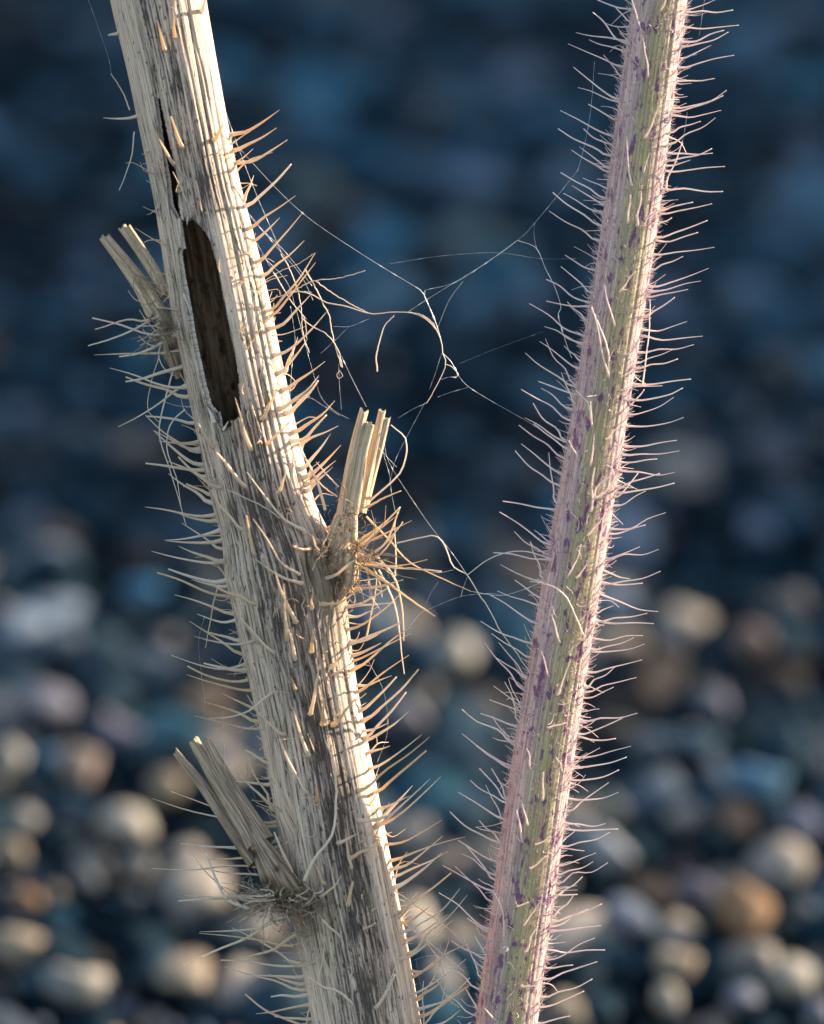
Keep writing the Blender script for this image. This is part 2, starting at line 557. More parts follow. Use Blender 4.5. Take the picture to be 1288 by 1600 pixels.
taken = []
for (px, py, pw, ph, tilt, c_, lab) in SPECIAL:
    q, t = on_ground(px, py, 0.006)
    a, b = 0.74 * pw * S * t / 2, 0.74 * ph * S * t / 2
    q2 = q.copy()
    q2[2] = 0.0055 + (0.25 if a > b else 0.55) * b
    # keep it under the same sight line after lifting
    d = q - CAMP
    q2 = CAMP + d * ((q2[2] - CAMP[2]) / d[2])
    c_ = tuple(q_ * (0.52 if py > 880 else 0.34) for q_ in c_)  # far pebbles darkened in colour to deepen the shade over them
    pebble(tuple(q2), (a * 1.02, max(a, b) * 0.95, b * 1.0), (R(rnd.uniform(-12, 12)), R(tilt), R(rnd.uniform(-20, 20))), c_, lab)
    taken.append((q2[0], q2[1], (a + b) / 2))
taken = np.array(taken)

# the bed: jittered hexagonal packing, two sizes
def bed(sp, x_lim, y0, y1):
    out = []
    row = 0
    y = y0
    while y < y1:
        xl = x_lim(y)
        x = -xl + (row % 2) * sp / 2
        while x < xl:
            out.append((x + rng.normal(0, sp * 0.16), y + rng.normal(0, sp * 0.16)))
            x += sp
        y += sp * 0.866
        row += 1
    return np.array(out)

half_view = lambda y: 0.043 / 0.4 * 1.05 * (np.hypot(y + 0.371, 0.277))
pos = bed(0.0080, lambda y: half_view(y) + 0.30, -0.12, 1.6)
n = len(pos)
size = rng.uniform(0.0026, 0.0057, n) * (1 + 0.35 * (rng.random(n) < 0.22))
d2 = np.hypot(pos[:, None, 0] - taken[None, :, 0], pos[:, None, 1] - taken[None, :, 1])
keep = ~((d2 < taken[None, :, 2] + size[:, None] * 0.55).any(1))
pos, size = pos[keep], size[keep]
n = len(pos)
dist = np.hypot(pos[:, 1] + 0.371, 0.277)
inview = (np.abs(pos[:, 0]) < half_view(pos[:, 1])) & (pos[:, 1] > 0.105) & (pos[:, 1] < 0.74)
pal = np.array([SLATE, BLUEGREY, BROWN, (0.010, 0.028, 0.040), (0.055, 0.066, 0.078), (0.19, 0.16, 0.13)])
near = np.clip(1 - (pos[:, 1] - 0.10) / 0.40, 0, 1)  # pale stones thin out with distance: far shade put into stone colour
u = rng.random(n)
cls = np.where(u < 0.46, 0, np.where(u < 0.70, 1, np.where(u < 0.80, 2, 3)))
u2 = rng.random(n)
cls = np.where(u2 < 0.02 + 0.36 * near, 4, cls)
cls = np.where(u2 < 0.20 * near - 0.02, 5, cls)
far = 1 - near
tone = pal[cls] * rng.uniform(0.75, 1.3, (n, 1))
sheen_pick = rng.random(n) < 0.17  # brighter far stones: sky highlights painted as stone colour
tone *= np.where(sheen_pick, rng.uniform(2.0, 6.0, n), rng.uniform(0.4, 1.2, n))[:, None] ** far[:, None]
tone = np.where(sheen_pick[:, None] & (pos[:, 1:2] > 0.22), np.minimum(tone, np.array([0.105, 0.125, 0.155])), tone)
big = 1 + 0.55 * sheen_pick * far
z = size * 0.35 + rng.uniform(0, 0.0022, n)
size = size * big
dims = np.stack([size * rng.uniform(0.9, 1.25, n), size * rng.uniform(0.75, 1.05, n), size * rng.uniform(0.5, 0.8, n)], 1)
GROUPS = [('smooth dark slate pebble, almost black, in the shingle', 'dark slate pebbles of the shingle'),
          ('smooth blue-grey pebble, middling tone, packed in the shingle', 'blue-grey pebbles of the shingle'),
          ('dull dark brown pebble packed in the shingle', 'dark brown pebbles of the shingle'),
          ('deep blue pebble packed in the shingle', 'deep blue pebbles of the shingle'),
          ('plain mid-grey small pebble packed in the shingle', 'mid-grey pebbles of the shingle'),
          ('small stray buff pebble packed among darker shingle', 'small buff pebbles of the shingle')]
order = [i for i in np.argsort(dist) if inview[i]][:300 - len(SPECIAL)]
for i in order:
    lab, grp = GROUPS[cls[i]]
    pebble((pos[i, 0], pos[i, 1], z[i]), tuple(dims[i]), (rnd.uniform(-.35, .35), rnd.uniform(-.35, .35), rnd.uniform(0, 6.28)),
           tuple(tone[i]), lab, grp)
rest = np.ones(n, bool)
rest[order] = False

def eul_mats(ax, ay, az):
    cx, sx, cy, sy, cz, sz = np.cos(ax), np.sin(ax), np.cos(ay), np.sin(ay), np.cos(az), np.sin(az)
    m = np.empty((len(ax), 3, 3))
    m[:, 0] = np.stack([cz * cy, cz * sy * sx - sz * cx, cz * sy * cx + sz * sx], 1)
    m[:, 1] = np.stack([sz * cy, sz * sy * sx + cz * cx, sz * sy * cx - cz * sx], 1)
    m[:, 2] = np.stack([-sy, cy * sx, cy * cx], 1)
    return m

allv, allf, allt, off = [], [], [], 0
def batch(P, D, T, sub, nsh, seed):
    global off
    which = rng.integers(0, nsh, len(P))
    Rm = eul_mats(rng.uniform(-.4, .4, len(P)), rng.uniform(-.4, .4, len(P)), rng.uniform(0, 6.28, len(P)))
    for k in range(nsh):
        idx = np.where(which == k)[0]
        if not len(idx):
            continue
        v, f = pebble_shape(sub, seed + k)
        V = np.einsum('nij,nvj->nvi', Rm[idx], v[None] * D[idx][:, None, :]) + P[idx][:, None, :]
        allv.append(V.reshape(-1, 3))
        allf.append((f[None] + (np.arange(len(idx)) * len(v))[:, None, None] + off).reshape(-1, 3))
        allt.append(np.repeat(T[idx], len(v), 0))
        off += len(idx) * len(v)
P3 = np.column_stack([pos, z])
a = rest & inview
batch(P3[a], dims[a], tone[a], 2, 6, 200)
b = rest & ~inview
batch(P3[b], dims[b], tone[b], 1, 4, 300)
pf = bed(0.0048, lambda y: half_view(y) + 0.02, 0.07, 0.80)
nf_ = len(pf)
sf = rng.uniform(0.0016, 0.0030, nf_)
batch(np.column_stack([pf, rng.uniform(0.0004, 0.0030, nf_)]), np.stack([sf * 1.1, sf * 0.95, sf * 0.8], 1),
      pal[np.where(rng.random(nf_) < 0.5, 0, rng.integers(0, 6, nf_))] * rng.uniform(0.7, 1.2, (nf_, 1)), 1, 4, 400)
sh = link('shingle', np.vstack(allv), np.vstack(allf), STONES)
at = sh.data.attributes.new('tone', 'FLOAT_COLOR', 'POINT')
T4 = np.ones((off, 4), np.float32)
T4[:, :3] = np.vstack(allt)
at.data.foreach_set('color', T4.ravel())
tag(sh, 'small dark shingle filling the ground around and behind the pebbles', 'shingle', kind='stuff')

# ------------------------------------------------------------------ stems
def smooth1(a, k):
    ker = np.hanning(k + 2)[1:-1]
    ker /= ker.sum()
    return np.convolve(np.pad(a, k // 2, mode='edge'), ker, mode='valid')[:len(a)]

class Stem:
    def __init__(s, edges, sm=41):
        e = np.array(edges, float)
        s.y = np.arange(-1400, 3000, 5.0)
        l = np.interp(s.y, e[:, 0], e[:, 1])
        r = np.interp(s.y, e[:, 0], e[:, 2])
        s.c = smooth1((l + r) / 2, sm)
        s.h = smooth1((r - l) / 2, 13)
        s.dc = np.gradient(s.c, s.y)
    def cx(s, y): return np.interp(y, s.y, s.c)
    def hw(s, y): return np.interp(y, s.y, s.h)
    def slope(s, y): return np.interp(y, s.y, s.dc)
    def point(s, y, th, rf=1.0):
        """centre-line row y, angle th (0 towards the viewer, + to the right)"""
        sl = s.slope(y)
        nrm = np.sqrt(1 + sl * sl)
        rr = s.hw(y) / nrm * rf
        return np.stack([s.cx(y) + rr * np.sin(th) / nrm, y - rr * np.sin(th) * sl / nrm, rr * np.cos(th)], -1)
    def locate(s, x, y):
        """row and angle of the surface point seen at x, y"""
        yc, th = y, 0.0
        for _ in range(3):
            q = np.clip((x - s.cx(y)) / s.hw(y), -0.985, 0.985)
            th = math.asin(q)
            yc = y + s.hw(yc) * math.sin(th) * s.slope(yc) * 0.97
            q = np.clip((x - s.cx(yc)) * 1.0 / (s.hw(yc)) * (1 + s.slope(yc) ** 2), -0.985, 0.985)
            th = math.asin(q)
        return float(yc), th

def rows(*spans):
    out = []
    for a, b, st in spans:
        out.append(np.arange(a, b, st))
    return np.concatenate(out)

dry = Stem([(-1400, 60, 150), (-700, 80, 190), (-300, 126, 268), (0, 172, 322), (100, 198, 340), (200, 218, 357), (300, 239, 378), (350, 246, 391),
            (400, 254, 405), (500, 268, 427), (600, 290, 448), (700, 312, 470), (780, 329, 489), (815, 337, 499), (850, 343, 520), (880, 349, 538),
            (930, 360, 541), (1000, 375, 548), (1100, 398, 563), (1200, 418, 583), (1300, 434, 602), (1400, 449, 621), (1500, 469, 641),
            (1600, 489, 658), (1800, 518, 692), (2200, 545, 725), (3000, 556, 744)])
green = Stem([(-1400, 1245, 1290), (-700, 1112, 1180), (0, 988, 1073), (400, 934, 1021), (800, 867, 957), (1200, 798, 895), (1600, 743, 839),
              (1900, 722, 822), (2300, 722, 826), (3000, 760, 864)])

# --- the dead stem
YB = 2850.0
root_d = empty('dry_stem', tuple(to_world([(650, 2855, 0)])[0]))
tag(root_d, 'thick grey dead hollow stem with a long torn hole, dry spines and broken side stubs', 'stem')
ys = rows((-1100, 120, 9.0), (120, 720, 1.6), (720, 1660, 2.4), (1660, YB + 1, 11.0))
NA = 380
th = np.arange(NA) / NA * 2 * np.pi - np.pi
TH, YY = np.meshgrid(th, ys)
U_ = (TH + np.pi) / (2 * np.pi)
V_ = YY / 1000.0
# ribs and grooves running along the stem
wob = 0.06 * noise_wrap(U_, V_, 5, 2.2, 3)
Uw = (U_ + wob * 0.12) % 1.0
rib = noise_wrap(Uw, V_, 34, 0.8, 5)
rib2 = noise_wrap(Uw, V_, 83, 1.6, 7)
rib3 = noise_wrap(Uw, V_, 170, 5.0, 9)
lump = noise_wrap(U_, V_, 6, 4.0, 13)
side = np.clip((TH - 0.15) / 0.6, 0, 1)
dirt = np.zeros_like(TH)
rf = 1 + (0.009 + 0.004 * side) * rib + (0.005 + 0.002 * side) * rib2 + 0.004 * rib3 + 0.012 * lump
for (g0, dep, wid) in ((0.42, 0.035, 0.035), (0.60, 0.055, 0.045), (0.74, 0.045, 0.035), (0.98, 0.06, 0.05), (-0.35, 0.02, 0.03), (-0.9, 0.025, 0.04), (0.12, 0.03, 0.022), (-0.62, 0.035, 0.02), (-0.14, 0.035, 0.016), (0.27, 0.03, 0.018), (-0.48, 0.025, 0.014)):
    gth = g0 + 0.05 * noise_wrap(U_ * 0, V_, 1, 3.0, int(g0 * 100) + 200) + 0.02 * noise_wrap(U_ * 0, V_, 1, 14.0, int(g0 * 100) + 300)
    gm = (0.6 + 0.4 * noise_wrap(U_ * 0, V_, 1, 9.0, int(g0 * 100) + 400)) * np.exp(-((TH - gth) / wid) ** 2)
    rf -= dep * gm
    dirt += gm * dep / 0.045
# axil shadows: the bark is pinched where the two side stubs leave the stem
low = np.clip((YY - 850) / 120, 0, 1)
rf += low * (0.035 * np.exp(-((TH - 1.05) / 0.22) ** 2) - 0.045 * np.exp(-((TH - 0.50) / 0.20) ** 2))
SP = dry.point(YY.ravel(), TH.ravel(), rf.ravel()).reshape(len(ys), NA, 3)
X_, Y_, W_ = SP[..., 0], SP[..., 1], SP[..., 2]
pin = np.exp(-(((X_ - 452) / 9) ** 2 + ((Y_ - 1300) / 45) ** 2)) * (W_ > 0)
pin += 0.7 * np.exp(-(((X_ - 490) / 10) ** 2 + ((Y_ - 880) / 32) ** 2)) * (W_ > 0)
rf2 = rf - 0.22 * pin
SP = dry.point(YY.ravel(), TH.ravel(), rf2.ravel()).reshape(len(ys), NA, 3)
weather = 0.30 + 0.60 * np.exp(-((TH - 0.02) / 0.62) ** 2) * np.clip((YY + 300) / 800, 0.5, 1.15) + 0.30 * noise_wrap(U_, V_, 9, 3, 21) + 0.18 * noise_wrap(U_, V_, 31, 7, 23) - 0.25 * np.clip((TH - 0.5) / 0.5, 0, 1)
weather -= 0.55 * np.exp(-((X_ - (366 + (Y_ - 480) * 0.17)) / 16) ** 2) * np.clip((Y_ - 330) / 40, 0, 1) * np.clip((660 - Y_) / 40, 0, 1) * (W_ > 0)
weather = np.clip(weather, 0, 1.1)
brown = 0.95 * np.exp(-(((X_ - 522) / 44) ** 2 + ((Y_ - 925) / 85) ** 2)) + 0.9 * np.exp(-(((X_ - 470) / 38) ** 2 + ((Y_ - 1425) / 60) ** 2)) \
    + 0.3 * np.exp(-(((X_ - 285) / 20) ** 2 + ((Y_ - 560) / 60) ** 2))
brown = np.clip(brown * (W_ > -20), 0, 1)

HOLE = np.array([(246, 160), (253, 215), (259, 250), (264, 290), (267, 325), (278, 343), (283, 352), (285, 372), (288, 392), (283, 391), (281, 398), (284, 420),
                 (287, 440), (291, 460), (294, 476), (297, 492), (299, 505), (301, 520), (307, 550), (312, 572), (316, 592), (321, 612), (325, 630), (327, 636), (332, 640),
                 (337, 645), (343, 647), (345, 656), (346, 665), (350, 675), (356, 672), (361, 671), (364, 669), (365, 660), (370, 659), (374, 656), (381, 652), (380, 635),
                 (378, 620), (377, 612), (376, 605), (379, 597), (377, 585), (373, 560), (369, 540), (360, 495), (353, 460), (347, 430), (339, 400),
                 (334, 382), (330, 376), (326, 369), (321, 364), (316, 357), (310, 352), (305, 346), (302, 345), (298, 350), (296, 346), (290, 348), (287, 346),
                 (283, 322), (282, 300), (277, 262), (267, 220), (254, 160)], float)

def inside(poly, x, y):
    r = np.zeros(x.shape, bool)
    j = len(poly) - 1
    for i in range(len(poly)):
        xi, yi = poly[i]; xj, yj = poly[j]
        cnd = ((yi > y) != (yj > y)) & (x < (xj - xi) * (y - yi) / (yj - yi + 1e-12) + xi)
        r ^= cnd
        j = i
    return r

nr = len(ys)
J2 = (np.arange(NA) + 1) % NA
Pc = (SP[:-1, :, :2] + SP[1:, :, :2] + SP[:-1][:, J2, :2] + SP[1:][:, J2, :2]) / 4
Wc = (SP[:-1, :, 2] + SP[1:][:, J2, 2]) / 2
jag = rng.normal(0, 0.7, Pc.shape[:2])
gone = inside(HOLE, Pc[..., 0] + jag, Pc[..., 1] + jag * 2) & (Wc > 0)
inner_rows = (ys > 100) & (ys < 770)
thick = 11 + 1.5 * noise_wrap(U_, V_, 9, 6, 31)
IN = dry.point(YY.ravel(), TH.ravel(), (1 - thick / np.maximum(dry.hw(YY), 20)).ravel() + 0.010 * rib.ravel() * 0.3 + 0.02 * lump.ravel() + 0.02 * noise_wrap(U_, V_, 11, 22.0, 61).ravel()).reshape(nr, NA, 3)
ii, jj = np.meshgrid(np.arange(nr - 1), np.arange(NA), indexing='ij')
quad = np.stack([ii * NA + jj, ii * NA + J2[jj], (ii + 1) * NA + J2[jj], (ii + 1) * NA + jj], -1)
outer_q = quad[~gone][:, ::-1]
r0 = np.where(inner_rows)[0]
ra, rb = r0[0], r0[-1]
base_in = nr * NA
inn = IN[ra:rb + 1].reshape(-1, 3)
qi = quad[ra:rb][~gone[ra:rb]] - ra * NA + base_in
rim = []
gi, gj = np.where(gone)
for i, j in zip(gi, gj):
    j2 = J2[j]
    def pr(r_, c_): return r_ * NA + c_, (r_ - ra) * NA + c_ + base_in
    for (di, dj, e0, e1) in ((-1, 0, (i, j), (i, j2)), (1, 0, (i + 1, j2), (i + 1, j)), (0, -1, (i + 1, j), (i, j)), (0, 1, (i, j2), (i + 1, j2))):
        a_, b_ = i + di, (j + dj) % NA
        if not gone[a_, b_]:
            o0, i0 = pr(*e0); o1, i1 = pr(*e1)
            rim.append((o0, o1, i1, i0))
rim = np.array(rim)
caps = []
faces = np.vstack([outer_q, qi, rim])
midx = np.concatenate([np.zeros(len(outer_q)), np.ones(len(qi)), np.full(len(rim), 2)])
verts = np.vstack([SP.reshape(-1, 3), inn])
uvs = np.stack([np.concatenate([U_.ravel(), U_[ra:rb + 1].ravel()]), np.concatenate([V_.ravel(), V_[ra:rb + 1].ravel()])], 1)
wt = np.concatenate([weather.ravel(), np.zeros(len(inn))])
dt = np.concatenate([np.clip(dirt, 0, 1).ravel(), np.zeros(len(inn))])
bw = np.concatenate([brown.ravel(), np.zeros(len(inn))])
link('stalk', to_world(verts), faces, [BARK, PITH, TORN], root_d, uv=uvs, attrs={'weather': wt, 'brown': bw, 'dirt': dt}, mat_idx=midx)

# --- bristles
D_LIST = """359 212 437 172;364 237 433 202;369 255 450 221;381 318 398 276;383 324 457 261;389 361 463 309;396 378 438 342;315 23 332 -8;263 87 255 50;
290 237 276 197;277 262 252 220;277 66 280 35;337 223 357 196;401 413 475 333;409 434 477 379;418 488 494 398;420 500 494 412;422 515 487 463;430 556 514 486;
436 585 482 531;443 612 509 566;449 647 499 597;459 676 524 627;467 696 529 666;410 657 441 603;418 695 460 659;445 587 466 527;
247 523 148 499;255 523 188 558;259 548 148 555;282 605 174 576;286 620 197 589;271 572 198 597;271 599 185 667;286 661 232 651;304 700 242 673;
312 726 242 673;297 734 229 724;310 705 231 650;328 786 264 740;324 773 292 756;326 804 226 792;338 827 257 844;338 843 262 845;343 858 285 817;346 877 238 861;
346 876 282 853;349 905 263 889;357 932 250 894;361 959 274 929;363 967 309 959;406 942 334 908;472 734 518 678;474 747 533 696;481 769 521 730;435 771 453 735;
338 699 316 664;388 761 345 709;396 705 373 625;481 833 391 739;349 761 284 715;384 827 336 766;402 868 391 806;476 910 404 872;472 897 401 810;466 971 435 893;
452 1000 448 910;489 949 493 914;410 1000 382 963;505 942 575 912;375 1022 298 970;404 997 309 991;377 1036 271 1022;388 1060 294 1040;389 1078 294 1052;397 1106 348 1081;
430 1077 333 1117;408 1127 320 1095;403 1137 305 1118;433 1018 384 965;465 1030 449 952;488 1016 496 978;465 1073 459 1049;486 1113 503 1030;505 1127 511 1090;
449 1143 390 1080;486 1177 461 1098;484 1234 441 1148;499 1245 498 1210;521 1129 557 1086;426 1265 386 1173;379 1257 371 1205;410 1224 369 1220;410 1183 391 1180;
538 948 612 915;542 983 629 925;544 1007 626 972;550 1034 643 989;552 1047 641 978;519 1040 542 1012;558 1082 639 1022;560 1111 620 1057;564 1125 654 1044;569 1156 639 1109;
567 1152 635 1080;571 1176 610 1164;577 1199 659 1144;560 1232 671 1145;583 1238 666 1168;562 1276 628 1253;589 1284 672 1212;589 1280 645 1226;593 1288 689 1210;600 1316 690 1280;
548 1334 591 1307;607 1344 727 1304;608 1355 692 1305;614 1386 691 1331;620 1425 705 1363;624 1452 718 1382;622 1433 653 1390;622 1493 707 1429;636 1491 730 1394;
645 1526 732 1470;638 1551 727 1491;653 1588 732 1541;587 1565 618 1507;570 1443 589 1425;509 1373 496 1334;502 1394 536 1355;544 1406 554 1363;550 1349 542 1293;
498 1600 491 1557;471 1373 432 1293;403 1311 376 1285;366 1309 282 1318;364 1320 311 1320;374 1328 317 1342;379 1351 240 1353;389 1367 315 1355;354 1283 267 1237;
354 1289 240 1245;362 1388 281 1404;385 1410 292 1393;381 1415 285 1511;416 1425 313 1454;436 1458 372 1498;453 1475 313 1455;447 1503 364 1448;459 1507 345 1501;
463 1524 393 1520;467 1545 350 1512;473 1552 424 1555;475 1567 401 1581;480 1599 383 1554;518 858 499 799;540 829 550 768;486 857 461 851;498 862 491 834;511 902 556 874;
573 867 644 813;568 872 620 806;566 870 626 792;563 872 668 874;540 919 630 905;538 925 616 912;540 948 620 940;545 1000 600 985;556 1070 612 1055;530 1310 560 1290;
612 1370 700 1330;633 1470 700 1425;648 1560 690 1530;650 1600 720 1575;655 1620 735 1590;300 690 250 690;318 745 262 720;330 812 275 800;352 915 300 905;383 1045 320 1035;
420 1190 385 1170;466 1535 420 1520;478 1590 430 1585;438 640 500 590;455 690 512 650;478 760 525 720;205 181 163 186;178 52 170 56;
368 1000 318 985;540 960 590 948;548 1025 596 1004;566 1140 606 1128;590 1262 640 1240;627 1440 672 1412;641 1515 690 1500;649 1575 700 1558"""
def nums(s):
    return [tuple(float(q) for q in e.split()) for e in s.replace('\n', '').split(';') if e.strip()]

def bristle_on(stem, root, bx, by, tx, ty, full, sag, r0_, r1_, flare, mat, name='bristle', kink=0.0, sides=5, segs=9):
    yc, t_ = stem.locate(bx, by)
    b_ = stem.point(np.array(yc), np.array(t_), 0.95)
    L = math.hypot(tx - bx, ty - by)
    edge = abs(math.sin(t_)) > 0.86
    if edge:
        wt_ = b_[2] + rnd.uniform(-0.25, 0.45) * L
    else:
        out = math.sqrt(max(full * full - L * L, (0.45 * L) ** 2))
        wt_ = b_[2] + out * math.cos(t_) + 4
    tip = np.array([tx, ty, wt_])
    p0 = np.array([bx if not edge else b_[0], by, b_[2]])
    nrm = np.array([math.sin(t_), -math.sin(t_) * stem.slope(yc), math.cos(t_)])
    d = tip - p0
    Ld = np.linalg.norm(d)
    side_v = np.array([0, 1.0, 0])
    pts = [p0 - nrm * 4, p0 + nrm * 0.06 * Ld + d * 0.10 + side_v * sag * L * 0.45,
           p0 + d * 0.38 + side_v * sag * L * 1.0 + rng.normal(0, 1, 3) * kink * L,
           p0 + d * 0.70 + side_v * sag * L * 0.75 + rng.normal(0, 1, 3) * kink * L, tip]
    c_ = spline(pts, segs)
    t = np.linspace(0, 1, segs + 1)
    rr = (r0_ * (1 - t ** 1.5) + r1_ * t) + flare * np.exp(-t / 0.10)
    v, f = tube(c_, rr, sides)
    return link(name, to_world(v), f, mat, root)

for (bx, by, tx, ty) in nums(D_LIST):
    L = math.hypot(tx - bx, ty - by)
    thin = 0.75 if L > 95 else 1.0
    bristle_on(dry, root_d, bx, by, tx, ty, 82, rnd.uniform(0.0, 0.13), rnd.uniform(2.2, 3.4) * thin, rnd.choice((0.3, 0.35, 0.45, 1.2)), rnd.uniform(2.2, 4.2) * thin, SPINE, kink=0.016)

def strand(root, name, pts, r0_, r1_, mat, n=18, sides=5, wig=0.0):
    c_ = spline(pts, n)
    if wig:
        c_[1:-1] += rng.normal(0, wig, (n - 1, 3))
    t = np.linspace(0, 1, n + 1)
    v, f = tube(c_, r0_ * (1 - t) + r1_ * t, sides)
    return link(name, to_world(v), f, mat, root)

# long curved bristles drawn point by point (x, y, w)
for pts, r_ in (
    ([(478, 1367, 92), (494, 1332, 96), (521, 1296, 92), (527, 1238, 84), (524, 1190, 84), (511, 1152, 92)], 2.6),
    ([(566, 1505, 55), (554, 1478, 70), (538, 1458, 80), (518, 1440, 90), (506, 1426, 98)], 3.2),
    ([(572, 1600, 65), (558, 1565, 78), (530, 1537, 92), (508, 1530, 98), (482, 1512, 108)], 3.0),
    ([(440, 1414, 70), (393, 1413, 60), (358, 1400, 50), (342, 1375, 40), (323, 1330, 30)], 3.4),
    ([(381, 1415, 30), (346, 1382, 26), (318, 1355, 20), (298, 1326, 15)], 1.5),
    ([(498, 1525, 90), (508, 1480, 92), (507, 1433, 86), (500, 1420, 80)], 1.1),
    ([(235, 500, 0), (210, 515, 8), (180, 528, 12), (139, 541, 14)], 2.0),
    ([(250, 494, 5), (225, 502, 8), (200, 500, 10), (150, 515, 12)], 2.0),
    ([(203, 172, 0), (195, 150, 4), (185, 132, 6), (174, 116, 8)], 1.2),
    ([(210, 206, 0), (207, 240, 5), (198, 270, 8), (187, 298, 8)], 1.2),
    ([(271, 580, 10), (255, 640, 14), (250, 680, 14), (262, 720, 16), (275, 760, 16), (292, 820, 20)], 1.3),
    ([(290, 640, 10), (268, 662, 15), (262, 700, 18), (278, 750, 20), (284, 790, 20)], 1.2),
    ([(248, 560, 0), (236, 600, 4), (232, 640, 6), (250, 660, 10)], 0.8),
    ([(345, 905, 10), (335, 940, 16), (327, 985, 18), (322, 1012, 18)], 1.2),
    ([(509, 797, 40), (497, 753, 46), (475, 710, 40), (464, 682, 34)], 2.4),
    ([(530, 761, 30), (512, 742, 30), (495, 722, 28)], 1.3),
    ([(528, 776, 30), (512, 765, 30), (499, 753, 28), (488, 735, 26)], 1.3),
    ([(559, 881, 30), (600, 905, 35), (640, 935, 38), (680, 962, 40)], 2.4),
    ([(563, 872, 30), (610, 885, 32), (650, 888, 34), (690, 892, 34)], 2.4),
    ([(573, 807, 20), (610, 845, 22), (640, 878, 24), (690, 903, 26), (735, 923, 26)], 1.5),
    ([(577, 784, 15), (625, 739, 20), (636, 696, 20), (628, 678, 16), (611, 664, 10)], 1.7),
    ([(575, 792, 15), (600, 778, 18), (627, 767, 20)], 2.0),
    ([(587, 867, 25), (612, 895, 28), (624, 925, 28), (630, 964, 28), (631, 1000, 28)], 1.9),
    ([(592, 890, 25), (605, 915, 28), (620, 955, 28), (627, 1010, 28), (632, 1052, 28)], 1.5),
    ([(572, 1000, 15), (580, 960, 18), (587, 925, 20), (590, 895, 20)], 1.5),
    ([(618, 900, 20), (619, 860, 20), (617, 820, 20), (626, 792, 20)], 1.2),
    ([(560, 880, 30), (585, 862, 34), (605, 845, 36), (622, 800, 36)], 2.2),
    ([(560, 872, 35), (590, 860, 38), (612, 838, 40), (630, 815, 40)], 2.0),
    ([(556, 866, 35), (585, 872, 38), (608, 850, 40), (618, 830, 40)], 2.0),
    ([(614, 1386, 30), (650, 1412, 30), (690, 1440, 28), (732, 1474, 25)], 1.2),
    ([(632, 1440, 20), (658, 1460, 22), (680, 1478, 22), (725, 1515, 20)], 0.9),
    ([(660, 1552, 20), (680, 1528, 22), (700, 1558, 22), (718, 1572, 22)], 1.1),
    ([(684, 1490, 20), (693, 1515, 22), (695, 1535, 22), (690, 1570, 22)], 0.9),
    ([(655, 1610, 20), (690, 1565, 22), (715, 1545, 22), (734, 1525, 22)], 1.8),
    ([(662, 1620, 20), (662, 1580, 24), (660, 1555, 24), (662, 1530, 24)], 1.6),
    ([(672, 1538, 20), (694, 1488, 22), (702, 1465, 22)], 1.2),
    ([(480, 1600, 80), (486, 1560, 84), (498, 1525, 90)], 1.2),
    ([(436, 1444, 20), (425, 1436, 20), (416, 1429, 22)], 2.4),
    ([(590, 1560, 60), (604, 1535, 66), (616, 1510, 66), (620, 1495, 60)], 1.4),
    ([(490, 780, 30), (484, 758, 40), (486, 735, 40), (500, 722, 34)], 1.0),
    ([(465, 830, 66), (420, 795, 80), (380, 775, 86), (358, 765, 86)], 1.3),
):
    p = [(a, b, c_) for a, b, c_ in pts]
    strand(root_d, 'bristle', p, r_ * 1.05, max(0.5, r_ * 0.45), SPINE, 14, wig=0.25)

